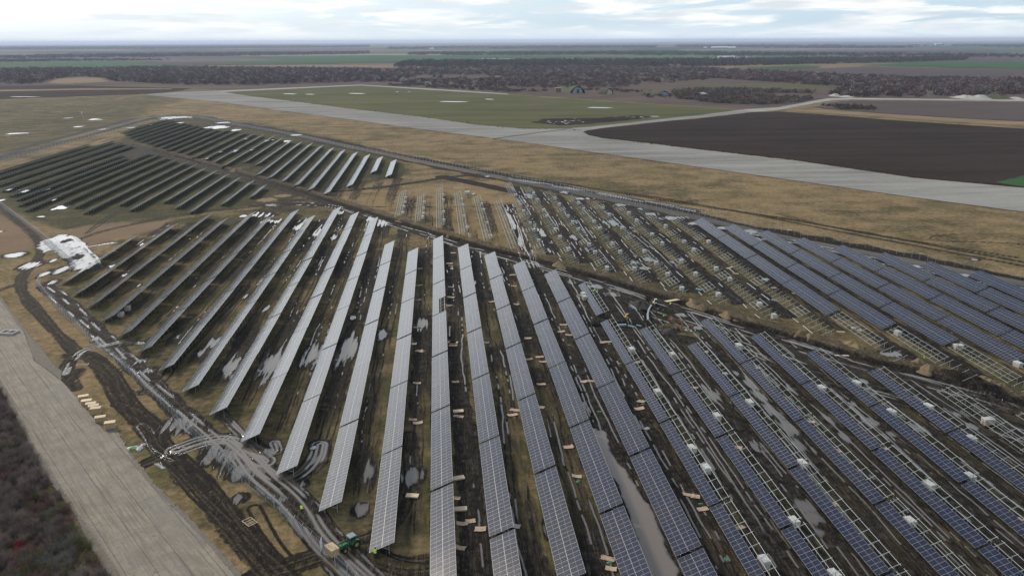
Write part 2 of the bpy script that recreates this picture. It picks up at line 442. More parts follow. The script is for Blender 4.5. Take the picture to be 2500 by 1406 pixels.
def track(pts, width, m=0.9, w=0.0, ruts=(-0.9, 0.9), seed=1, world_pts=False, wob=0.5, thr=0.5):
    sl, D, SD, AR = path(pts, width / 2 + 4, world_pts)
    edge = smooth(width / 2 + (NM[sl] - 0.5) * 1.8 - D, -0.6, 0.6)
    core = (0.75 + 0.5 * NF[sl]) if w > 0.5 or width > 6.5 else (0.42 + 0.55 * NF[sl] + 0.35 * (vn(SD * 1.7 + 50, AR * 0.05, seed + 3) - 0.4))
    up(mud, sl, edge * m * core)
    for i, o in enumerate(ruts):
        c = o + (vn(AR * 0.06 + 7 * i, AR * 0 + seed, seed) - 0.5) * 2 * wob
        g = np.exp(-((SD - c) / (0.40 if w > 0.8 else 0.33)) ** 2)
        up(mud, sl, g)
        if width > 2.5: up(rub, sl, np.exp(-((SD - c - 0.48) / 0.16) ** 2) * edge * 0.75 * smooth(vn(AR * 0.2 + i, AR * 0, seed + 31), 0.25, 0.5))
        if w > 0:
            on = smooth(vn(AR * 0.11 + 3.3 * i, AR * 0 + seed * 1.7, seed + 5), thr - 0.12, thr + 0.08)
            up(wat, sl, g * on * w * edge)
        Z[sl] -= g * 0.05


def pond(px, py, rx, ry, v=1.0, streak=0.5, rag=0.5, muddy=True):
    if rx > 7: rx *= 0.85; ry *= 0.85; v *= 0.93
    """puddle centred on a photo pixel with half sizes in pixels"""
    x0, y0 = G(px, py); xr = abs(G(px + rx, py)[0] - x0); yr = abs(G(px, py - ry)[1] - G(px, py + ry)[1]) / 2
    sl = win(x0 - xr * 2 - 3, x0 + xr * 2 + 3, y0 - yr * 2 - 3, y0 + yr * 2 + 3)
    d = np.hypot((XX[sl] - x0) / xr, (YY[sl] - y0) / yr)
    n = NS[sl] * streak + NM[sl] * (1 - streak)
    k = smooth(1.0 - d + (n - 0.5) * 2.6 * rag, -0.35, 0.80)
    up(wat, sl, k * v)
    if muddy: up(mud, sl, smooth(1.5 - d + (n - 0.5), 0, 0.6) * 0.8)


def pondp(pts, v=1.0, soft=1.0, warp=1.5):
    sl, k = poly(pts, soft, warp); up(wat, sl, k * v); up(mud, sl, k)


PITCH_X = 9.06


def RX(k): return -3.11 + PITCH_X * k


TRENCH = [(360, 364), (396, 371.6), (540, 411), (720, 461.6), (799, 488.5), (884.6, 515.5), (950, 536), (1048, 565.8), (1146, 595.2), (1200, 612), (1313.8, 636), (1399, 662), (1484.6, 684.6), (1598, 721.6), (1712, 753), (1800, 787.7), (1942, 824.7), (2056, 861.7), (2227, 905.8), (2369, 944), (2500, 985), (2660, 1032)]
OUTER = [(-60, 388), (0, 379), (180, 332), (324, 296), (389, 282), (468, 281.6), (576, 303), (720, 328), (850, 358), (1020, 393), (1174, 423), (1362, 461), (1533, 495), (1700, 530), (1900, 578), (2084, 612), (2227, 638), (2426, 678), (2560, 705)]

# --- large zones
sl, k = poly([(96, 690), (165, 745), (250, 840), (350, 940), (470, 1050), (600, 1170), (790, 1335), (860, 1406), (1000, 1700), (2900, 1700), (2700, 1040)] + TRENCH[::-1][1:-6] + [(700, 505), (520, 520), (420, 540), (320, 575)], 1.5, 3)
dry[sl] = dry[sl] * (1 - k) + k * (0.30 + 0.35 * (NB[sl] - 0.3)); 
right = smooth(XX[sl], -8, 40)
up(mud, sl, k * (0.08 + 0.55 * right + 0.30 * (NM[sl] - 0.5) + 0.35 * (NS[sl] - 0.5)))
up(grn, sl, k * 0.2)
sl, k = poly([(-60, 440), (150, 370), (290, 345), (330, 310), (440, 287), (560, 302), (720, 330), (965, 385), (1005, 425), (860, 455), (780, 472), (620, 500), (380, 540), (150, 560), (20, 510), (-60, 490)], 2, 3)
dry[sl] = dry[sl] * (1 - k) + k * (0.22 + 0.3 * (NB[sl] - 0.3)); up(mud, sl, k * (0.10 + 0.25 * NM[sl])); up(grn, sl, k * 0.95)
sl, k = poly([(1240, 437), (1700, 518), (2000, 598), (2300, 655), (2700, 730), (2800, 1060)] + TRENCH[::-1][1:12], 1.5, 3)
dry[sl] = dry[sl] * (1 - k) + k * 0.42; up(mud, sl, k * (0.30 + 0.4 * (NM[sl] - 0.45) + 0.3 * (NS[sl] - 0.5))); up(grn, sl, k * 0.3)
sl, k = poly([(850, 478), (1240, 437), (1275, 500), (1240, 610), (1140, 590), (960, 532)], 1, 2)
dry[sl] = dry[sl] * (1 - k) + k * 0.86; mud[sl] *= 1 - 0.9 * k; grn[sl] *= 1 - k
# greener airfield grass on the far left, tan belt elsewhere
sl, k = poly([(-400, 262), (180, 250), (380, 262), (330, 290), (150, 335), (-100, 390), (-500, 420)], 10, 12)
dry[sl] = dry[sl] * (1 - k) + k * 0.38; up(grn, sl, k * 0.55)
for q in ([(560, 300), (700, 330), (1000, 372), (1300, 440), (1700, 500), (1700, 470), (1300, 420), (900, 352), (640, 300)],):
    sl, k = poly(q, 5, 8); dry[sl] = dry[sl] * (1 - 0.4 * k)
# reeds near the pond
for q in ([(150, 575), (200, 553), (300, 542), (380, 545), (395, 560), (330, 572), (250, 592), (190, 600)], [(-20, 520), (40, 540), (95, 590), (70, 612), (-20, 622)], [(330, 545), (390, 540), (420, 548), (380, 560)]):
    sl, k = poly(q, 2, 3); up(reed, sl, k); mud[sl] *= 1 - 0.8 * k; grn[sl] *= 1 - k

# --- lanes between rows: wheel ruts along the rows
def lane(k, y0, y1, m, w, seed, thr=0.5, off=0.0, n=6, spread=2.2):
    xc = RX(k) + 6.4 + off; sl = win(xc - 4.2, xc + 4.2, y0, y1); x = XX[sl]; y = YY[sl]
    ends = smooth(y, y0, y0 + 6) * (1 - smooth(y, y1 - 6, y1))
    cen = xc + (vn(y * 0.018, y * 0 + seed, seed) - 0.5) * 1.6
    prof = smooth(2.7 - np.abs(x - cen) + (NM[sl] - 0.5) * 2.2, -0.5, 0.7)
    patch = 0.55 + 0.75 * smooth(fbm(y * 0.03 + seed, x * 0.05, seed + 3, 3), 0.3, 0.7)
    up(mud, sl, prof * m * patch * ends * (0.8 + 0.4 * NS[sl]))
    r = np.random.default_rng(seed)
    for i in range(n):
        o = (i - (n - 1) / 2) * (2 * spread / max(1, n - 1)) + r.uniform(-0.25, 0.25)
        c = cen + o + (vn(y * 0.045, y * 0 + i * 5.1, seed + i) - 0.5) * 1.0 + (vn(y * 0.25, y * 0 + i * 3.1, seed + i + 9) - 0.5) * 0.35
        g = np.exp(-((x - c) / 0.23) ** 2)
        on = smooth(vn(y * 0.03, y * 0 + i * 9.7, seed + 40 + i), 0.3, 0.5)
        up(mud, sl, g * min(1, m + 0.25) * ends * on)
        if w > 0:
            o2 = smooth(vn(y * 0.055, y * 0 + i * 3.7, seed + 80 + i) + 0.5 * (vn(y * 0.5, y * 0 + i, seed + i) - 0.5), thr, thr + 0.08)
            up(wat, sl, g * o2 * on * w * ends)
        Z[sl] -= g * on * 0.04 * ends


for k in range(-13, 0): lane(k, 92 - 12.5 * k, 350, 0.5 if k < -6 else 0.62, 0.75, 100 + k, 0.7, n=4, spread=1.5)
for k in range(0, 14): lane(k, 40, 299 - 12.6 * k, 0.75 + 0.02 * k, 0.95, 200 + k, (0.70, 0.64, 0.56, 0.5, 0.56, 0.5, 0.46, 0.44, 0.44, 0.42, 0.42, 0.42, 0.42, 0.42)[k], n=6 if k > 2 else 4, spread=2.3 if k > 2 else 1.7)
for k in range(-30, -2): lane(k, 395 - (k + 10) * 5, 560 - (k + 10) * 12, 0.42, 0.0, 300 + k, n=3, spread=1.5)
for k in range(4, 12): lane(k, 272 - 12.45 * (k - 4), 408 - 12.45 * (k - 5), 1.0, 0.95 if k < 9 else 0.5, 400 + k, 0.6, n=6, off=0.6)
for k in range(-2, 4): lane(k, 335 - 12.45 * (k + 2), 398 if k < 0 else 396 - 12.4 * (k - 1), 0.45, 0.0 if k != 1 else 0.9, 420 + k, 0.7, n=2, spread=0.9)
lane(3, 255, 372, 1.0, 1.0, 431, 0.22, n=7, spread=2.3, off=0.8)
for k in range(12, 21): lane(k, 130, 318 - 12.45 * (k - 12), 0.7, 0.6, 500 + k, 0.66, n=4)

# --- roads and site tracks
track([(620, 500), (800, 497), (880, 521), (950, 543), (1048, 573), (1146, 604), (1250, 632), (1399, 674), (1500, 702), (1620, 745), (1712, 768), (1800, 800), (1942, 842), (2056, 880), (2227, 925), (2369, 965), (2520, 1010), (2700, 1060)], 7.5, 1.0, 0.9, (-2.8, -1.9, -0.9, 0.2, 1.2, 2.2, 3.0), 61, thr=0.62, wob=0.7)
track([(1580, 760), (1700, 800), (1850, 858), (2000, 920), (2150, 960), (2350, 1010), (2560, 1080)], 9, 1.0, 0.9, (-3.2, -2.1, -1.2, 0.4, 1.6, 2.6), 62, thr=0.6, wob=0.9)
sl, k = poly([(1490, 690), (1600, 722), (1720, 770), (1700, 830), (1640, 850), (1560, 800), (1480, 790), (1450, 745)], 2, 3); up(mud, sl, k)
sl, D, SD, AR = path(OUTER, 16)
up(grv, sl, smooth(3.4 - D + (NM[sl] - 0.5) * 2, -0.8, 0.8) * (0.85 + 0.1 * (NF[sl] - 0.5)))
up(mud, sl, smooth(SD * -1 - 2.0, 0, 2) * smooth(9.5 + SD + (NB[sl] - 0.5) * 12, -2, 3) * 0.9)
up(mud, sl, smooth(SD - 3.0, 0, 2) * smooth(9.5 - SD + (NB[sl] - 0.5) * 10, -2, 3) * (0.55 + 0.3 * NM[sl]))
track([(-60, 398), (0, 388), (180, 340), (324, 303), (389, 286), (468, 285), (576, 305), (720, 331)], 12, 0.85, 0.0, (-3, 0, 3), 63)
track([(-80, 345), (60, 330), (200, 318), (330, 297)], 9, 0.7, 0.5, (-2, 2), 64)
track([(850, 350), (1100, 402), (1400, 452), (1650, 495), (1900, 530), (2150, 575), (2500, 640), (2700, 680)], 3.2, 0.8, 0.0, (-1, 1), 65)
track([(1500, 466), (1750, 506), (2000, 556), (2300, 612), (2600, 668)], 2.6, 0.75, 0.4, (-1, 1), 66)
track([(1900, 522), (2050, 560), (2300, 600), (2480, 628)], 2.2, 0.5, 0.0, (-.9, .9), 67)
track([(2330, 572), (2270, 578), (2290, 590), (2400, 590), (2560, 600)], 1.8, 0.45, 0.0, (-.9, .9), 68)
# wet outer lane along the far fence
track([(1240, 436), (1400, 462), (1560, 490), (1700, 515)], 7, 1.0, 1.0, (-2.4, -1.4, 0.2, 1.3), 69, thr=0.36)
track([(1700, 545), (1950, 590), (2200, 650), (2560, 720)], 8, 1.0, 1.0, (-2.5, -1, 0.8, 2.3), 70, thr=0.5)
# tracks outside the near fence
track([(-60, 480), (0, 508), (57, 554), (94, 585), (100, 631), (54, 671), (48, 705), (80, 747), (128, 801), (185, 858)], 3.4, 1.0, 0.0, (-1.4, -0.5, 0.6, 1.5), 71)
track([(185, 858), (165, 885), (159, 912), (175, 935), (186, 948)], 2.8, 1.0, 0.0, (-1.2, 0.3, 1.4), 72)
track([(159, 912), (180, 875), (205, 852), (258, 843), (300, 832), (345, 838)], 2.6, 1.0, 1.0, (-0.6, 0.5), 73, thr=0.3, wob=0.2)
track([(175, 868), (217, 864), (269, 912), (300, 976), (345, 1020), (380, 1050), (382, 1085), (438, 1131), (508, 1209), (588, 1300), (655, 1378), (740, 1460)], 5.2, 1.0, 0.3, (-2.0, -1.2, -0.4, 0.6, 1.3, 2.0), 74, thr=0.68)
track([(290, 985), (340, 1005)], 3, 0.5, 0, (-1, 1), 75)
track([(340, 1136), (403, 1108), (450, 1090)], 3.6, 1.0, 0.0, (-1.2, -0.4, 0.5, 1.3), 176, wob=0.4)
track([(430, 1098), (494, 1074), (560, 1066), (598, 1095), (640, 1126)], 5.0, 1.0, 1.0, (-1.9, -1.1, -0.3, 0.5, 1.2, 1.9), 76, thr=0.36, wob=0.5)
track([(342, 1040), (365, 1070), (378, 1095), (420, 1118)], 3.0, 1.0, 0.62, (-0.9, 0.1, 0.9), 77, thr=0.5)
track([(540, 1010), (600, 1068), (650, 1100), (680, 1105), (672, 1080)], 3, 0.9, 0.9, (-.9, 0, .9), 78, thr=0.3)
track([(560, 1070), (600, 1100), (640, 1150), (688, 1180), (740, 1160), (775, 1120), (782, 1085)], 4.5, 1.0, 1.0, (-1.7, -0.7, 0.3, 1.2), 79, thr=0.22, wob=0.35)
track([(600, 1105), (637, 1153), (688, 1192), (739, 1240), (778, 1302), (840, 1370), (930, 1460)], 6.0, 1.0, 1.0, (-2.5, -1.6, -0.8, 0.2, 1.1, 2.0, 2.7), 80, thr=0.34, wob=0.5)
track([(110, 700), (150, 728), (230, 800), (268, 840), (320, 885), (380, 945), (440, 1005), (480, 1042), (540, 1095), (600, 1140)], 5.2, 1.0, 0.9, (-1.9, -1.0, 0.0, 0.9, 1.8), 81, thr=0.56)
track([(250, 840), (300, 842), (345, 838), (400, 815), (470, 770)], 3.4, 0.85, 0.0, (-.9, .9), 82)
track([(345, 960), (400, 930), (430, 880), (520, 790), (600, 700)], 3.0, 0.6, 0, (-.9, .9), 83)
track([(790, 1352), (713, 1379), (640, 1398), (560, 1450)], 5, 1.0, 0.0, (-1.5, 0, 1.4), 84)
track([(800, 1330), (860, 1320), (960, 1290), (1010, 1180), (1000, 1060)], 4, 0.75, 0, (-1, 1), 85)
track([(860, 1330), (990, 1390), (1100, 1370)], 6, 0.8, 0.3, (-2, -1, 1, 2), 86, thr=0.6)
track([(620, 1240), (660, 1310), (710, 1370)], 2.4, 0.35, 0, (-.9, .9), 87)
track([(130, 930), (160, 940), (190, 905)], 4, 1.0, 0.0, (-1, 1), 88)
track([(-30, 720), (20, 700), (60, 690)], 3, 0.8, 0.0, (-1, 1), 89)
# D block: dirt road across, trench side soil
track([(360, 370), (540, 420), (720, 470), (800, 497)], 6, 0.9, 0.3, (-2, -1, 1, 2), 90, thr=0.7)
track([(330, 545), (450, 520), (600, 508), (760, 485)], 5, 0.75, 0.0, (-1.2, 1.2), 91)
track([(180, 590), (260, 560), (400, 535)], 3, 0.7, 0.4, (-.9, .9), 92)
track([(210, 570), (250, 540), (330, 490)], 2.6, 0.6, 0, (-.9, .9), 93)
track([(780, 470), (900, 462), (1000, 448), (1100, 432), (1190, 424)], 6, 1.0, 0, (-1.6, 0, 1.5), 94)
track([(1080, 432), (1180, 452), (1260, 470), (1330, 480)], 9, 1.0, 0.0, (-2, 0, 2), 95)
track([(880, 505), (1050, 505), (1230, 505)], 1.6, 0.75, 0, (0,), 96)
sl, k = poly([(270, 360), (330, 352), (400, 372), (380, 384), (300, 380)], 2, 3); up(mud, sl, k * 0.85)
sl, k = poly([(700, 470), (800, 490), (900, 520), (870, 550), (800, 520), (600, 520)], 4, 6); up(mud, sl, k * (0.2 + 0.6 * NM[sl]))

# --- trench with its spoil on the far side
sl, D, SD, AR = path(TRENCH, 14)
side = -SD            # positive on the far (right hand) side of the trench
bank = np.exp(-((side - 3.2) / 1.7) ** 2) * (0.45 + 1.3 * NM[sl])
on = smooth(AR, 2, 12)
Z[sl] += bank * 0.8 * on + np.exp(-((side + 1.8) / 0.9) ** 2) * 0.25 * NM[sl] - np.exp(-(D / 0.75) ** 2) * 1.15 * on
up(mud, sl, smooth(2.6 - D, 0, 1.2) * on)
k = smooth(side, 1.0, 2.2) * (1 - smooth(side + (NM[sl] - .5) * 5, 5.0, 8.0)) * on
rub[sl] = np.maximum(rub[sl], k * (0.5 + 0.9 * NF[sl])); mud[sl] = np.where(k > 0.3, np.maximum(mud[sl] * 0.8, 0.55), mud[sl])
for a, b, c, d in ((2330, 915, 2440, 975),):
    sl, D, SD, AR = path([(a, b), ((a + c) / 2, (b + d) / 2 - 6), (c, d)], 9)
    Z[sl] += np.exp(-(D / 2.0) ** 2) * (0.5 + 0.8 * NF[sl]); up(mud, sl, smooth(3.6 - D, 0, 1)); rub[sl] *= smooth(D, 2, 4)
# excavation near the machines
sl, D, SD, AR = path([(1430, 793), (1500, 790), (1560, 790), (1600, 800), (1640, 798)], 6)
Z[sl] -= np.exp(-(D / 1.2) ** 2) * 1.2; up(mud, sl, smooth(3.5 - D, 0, 1))
sl, D, SD, AR = path([(1585, 728), (1575, 760), (1590, 785)], 6)
Z[sl] -= np.exp(-(D / 1.0) ** 2) * 1.0; up(mud, sl, smooth(2.5 - D, 0, 1))
sl, k = poly([(1605, 795), (1640, 783), (1700, 800), (1715, 825), (1660, 818), (1610, 808)], 0.8, 1); mud[sl] *= 1 - 0.75 * k; up(sandm, sl, k * 0.35)

# --- puddles
pondp([(88, 588), (122, 580), (150, 570), (172, 572), (185, 590), (222, 594), (182, 605), (215, 618), (250, 630), (232, 650), (205, 662), (178, 655), (150, 632), (128, 612), (100, 620), (88, 604)], 0.60, 1.0, 2.5)
track([(130, 585), (165, 575), (188, 592), (215, 622), (235, 655)], 5, 1.0, 1.05, (-1.8, -0.9, 0.1, 1.0, 1.9), 150, thr=0.1)
track([(185, 607), (230, 600), (280, 592)], 2.4, .9, 1.0, (-.5, .4), 151, thr=0.2)
for q in ((186, 628, 17, 9), (150, 640, 22, 8), (160, 588, 12, 5), (212, 645, 8, 5)):
    x0, y0 = G(q[0], q[1]); xr = abs(G(q[0] + q[2], q[1])[0] - x0); yr = abs(G(q[0], q[1] - q[3])[1] - y0); sl = win(x0 - xr * 2, x0 + xr * 2, y0 - yr * 2, y0 + yr * 2)
    wat[sl] *= 1 - 0.8 * smooth(1 - np.hypot((XX[sl] - x0) / xr, (YY[sl] - y0) / yr) + (NF[sl] - .5) * 1.4, -.1, .3)
pond(40, 622, 36, 9, 1.1, 0.2, 0.7); pond(72, 648, 30, 14, 0.95, 0.7, 0.9); pond(130, 636, 9, 7, 1.1, 0.2, 0.1)
pond(205, 650, 26, 14, 0.9, 0.8, 0.9); pond(110, 668, 12, 14, 1.0, 0.3, 0.5); pond(150, 660, 24, 12, 0.72, 0.7, 1.0); pond(128, 690, 18, 10, 0.72, 0.7, 1.0)
pond(0, 490, 12, 6, 1.0); pond(0, 566, 8, 3, 1.0)
for q in ((148, 507, 26, 8), (55, 467, 30, 5), (105, 464, 30, 5), (150, 462, 25, 4), (30, 463, 16, 4), (135, 488, 22, 3), (100, 529, 12, 2), (62, 501, 8, 2)): pond(*q, 1.05, 0.5, 0.6)
for q in ((230, 293, 20, 1.9), (44, 326, 28, 2.0), (45, 261, 32, 1.7), (123, 247, 12, 1.2), (218, 246, 24, 1.5), (190, 310, 10, 1.6), (255, 316, 8, 1.4), (160, 289, 5, 1.4), (10, 378, 16, 2), (28, 378, 10, 2), (708, 230, 18, 1.1), (757, 231, 12, 1), (872, 229, 24, 1.2), (1108, 248, 38, 2), (1195, 243, 12, 1.4), (1465, 263, 34, 2), (1190, 431, 9, 2), (320, 312, 14, 1.6), (232, 291, 16, 1.4)): pond(*q, 1.1, 0.2, 0.75, False)
for q in ((430, 287, 55, 2.6), (405, 291, 30, 1.6), (545, 300, 26, 3), (530, 311, 42, 5), (575, 318, 16, 3.4), (580, 368, 26, 5), (620, 366, 14, 3), (540, 372, 8, 3), (660, 343, 18, 3), (700, 345, 12, 3), (725, 330, 22, 2), (500, 388, 10, 2.4), (600, 340, 20, 2), (440, 300, 14, 2), (365, 306, 8, 1.3), (275, 345, 10, 1.3)): pond(*q, 1.1, 0.3, 0.6)
for q in ((640, 525, 40, 9), (665, 540, 26, 6), (600, 527, 20, 4), (735, 550, 14, 20), (775, 570, 14, 22), (815, 580, 16, 11), (770, 590, 12, 10), (830, 520, 10, 6), (930, 545, 22, 10), (905, 535, 12, 6), (337, 598, 14, 5), (285, 612, 16, 4), (270, 650, 14, 5), (300, 672, 10, 5), (338, 698, 8, 7), (600, 722, 5, 9), (430, 822, 10, 9), (520, 838, 18, 14), (487, 860, 16, 14), (650, 753, 10, 10), (860, 775, 12, 6), (740, 600, 8, 4), (1130, 683, 12, 9), (1035, 790, 20, 16), (1160, 690, 10, 10), (1105, 655, 6, 8), (1210, 705, 8, 10)): pond(*q, 0.84, 0.9, 1.1)
for q in ((572, 893, 36, 34), (665, 880, 38, 46), (762, 868, 38, 36), (770, 885, 18, 24), (852, 850, 34, 46), (938, 818, 20, 15)): pond(*q, 1.05, 0.95, 0.95)
for q in ((440, 1035, 52, 26), (560, 1105, 50, 40), (590, 1215, 26, 16), (520, 1110, 40, 30), (600, 1150, 60, 26), (365, 905, 30, 12), (345, 880, 16, 14), (240, 826, 14, 12), (1008, 1160, 38, 26), (905, 1150, 20, 34), (880, 1245, 26, 20), (660, 1105, 20, 14), (730, 1180, 34, 16), (700, 1215, 24, 14), (770, 1120, 16, 24), (930, 1130, 6, 10)): pond(*q, 0.80, 0.85, 1.25)
pondp([(1440, 1046), (1475, 1050), (1500, 1110), (1540, 1170), (1585, 1230), (1610, 1290), (1650, 1380), (1670, 1480), (1600, 1480), (1570, 1380), (1555, 1310), (1530, 1230), (1490, 1150), (1455, 1090)], 0.95, 0.5, 0.9)
for q in ((1830, 935, 26, 28), (1855, 965, 26, 26), (1885, 1000, 26, 30), (1800, 910, 16, 14), (1920, 1045, 24, 30), (1950, 1085, 20, 26), (1745, 965, 24, 22), (1720, 945, 10, 14), (1842, 1090, 20, 26), (1960, 1235, 34, 24), (1985, 1265, 30, 26), (2005, 1300, 18, 20), (2025, 1020, 22, 24), (2060, 1065, 20, 20), (2130, 1030, 40, 20), (2180, 1060, 30, 16), (2330, 1010, 44, 14), (2370, 1040, 30, 12), (2240, 1045, 30, 20), (2080, 985, 20, 14), (1930, 950, 20, 16), (2110, 930, 20, 10), (2100, 1310, 16, 20), (1480, 1140, 14, 30), (1520, 1370, 14, 20), (1330, 1290, 10, 30), (1305, 1010, 10, 14)): pond(*q, 0.82, 0.85, 0.85)
for q in ((1500, 720, 40, 18), (1545, 745, 26, 12), (1660, 768, 36, 8), (1700, 800, 30, 8), (1750, 815, 30, 10), (1400, 690, 26, 10), (1450, 700, 40, 10)): pond(*q, 0.72, 0.4, 1.0)
for q in ((1545, 640, 22, 10), (1590, 635, 30, 8), (1640, 640, 18, 6), (1575, 655, 30, 5), (1250, 540, 10, 44), (1270, 590, 12, 20), (1640, 532, 50, 6), (1695, 546, 26, 5), (1590, 522, 24, 5), (1560, 510, 20, 4), (1510, 500, 26, 4), (1430, 485, 30, 4), (1345, 612, 20, 8), (1500, 545, 20, 12), (1480, 545, 8, 12), (1325, 570, 10, 14), (1400, 580, 14, 14), (1435, 610, 14, 12), (1295, 480, 14, 8), (1380, 470, 20, 5), (2170, 865, 40, 10), (2090, 850, 26, 6), (1868, 682, 14, 5)): pond(*q, 0.8, 0.6, 1.0)
for q in ((1830, 565, 32, 7), (1850, 583, 26, 5), (1920, 592, 24, 4), (2000, 618, 24, 5), (2110, 628, 30, 5), (2230, 650, 34, 5), (2350, 672, 40, 6), (2470, 700, 26, 6), (1760, 556, 30, 5), (2060, 606, 20, 3), (2380, 634, 18, 3), (1955, 628, 10, 6)): pond(*q, 1.0, 0.5, 0.7)
sl = win(-70, -30, 240, 262); 
# a vehicle-churned reed patch and tan scars
for q in ((1120, 458, 24, 4), (650, 488, 30, 6), (690, 478, 26, 4)):
    x0, y0 = G(q[0], q[1]); sl = win(x0 - 30, x0 + 30, y0 - 25, y0 + 25); xr = abs(G(q[0] + q[2], q[1])[0] - x0); yr = abs(G(q[0], q[1] - q[3])[1] - y0)
    k = smooth(1 - np.hypot((XX[sl] - x0) / xr, (YY[sl] - y0) / yr) + (NF[sl] - .5), 0, .4); up(sandm, sl, k * 0.8); mud[sl] *= 1 - k
sl, k = poly([(-120, 900), (0, 958), (30, 1010), (52, 1060), (72, 1100), (120, 1170), (160, 1232), (188, 1290), (236, 1338), (262, 1406), (300, 1560), (-300, 1560)], 1, 1); up(mud, sl, k * 0.45)
# flat far away, gentle roughness close by
near = np.exp(-(np.hypot(XX, YY - 200) / 420.0) ** 4)
Z += near * ((NM - 0.5) * 0.16 + (NF - 0.5) * 0.08 * (0.4 + mud))
Z *= 1 - smooth(wat, 0.25, 0.5) * 0.97 * (Z > -0.4)
Z -= smooth(wat, 0.35, 0.8) * near * 0.02
# plough-dark ground beyond the airfield edge
me = bpy.data.meshes.new('ground')
me.vertices.add(NX * NY); me.vertices.foreach_set('co', np.stack([XX, YY, Z], -1).astype(np.float32).ravel())
I = np.arange(NX * NY, dtype=np.int32).reshape(NY, NX)
q = np.stack([I[:-1, :-1], I[:-1, 1:], I[1:, 1:], I[1:, :-1]], -1).reshape(-1, 4)
me.loops.add(q.size); me.loops.foreach_set('vertex_index', q.ravel())
me.polygons.add(len(q)); me.polygons.foreach_set('loop_start', np.arange(0, q.size, 4, dtype=np.int32))
try: me.polygons.foreach_set('loop_total', np.full(len(q), 4, np.int32))
except Exception: pass
me.update(calc_edges=True)
me.polygons.foreach_set('use_smooth', np.ones(len(q), bool))
for nm, chans in (('ga', (mud, wat, dry, sandm)), ('gb', (grv, reed, grn, rub))):
    a = me.attributes.new(nm, 'FLOAT_COLOR', 'POINT'); a.data.foreach_set('color', np.stack(chans, -1).astype(np.float32).ravel())


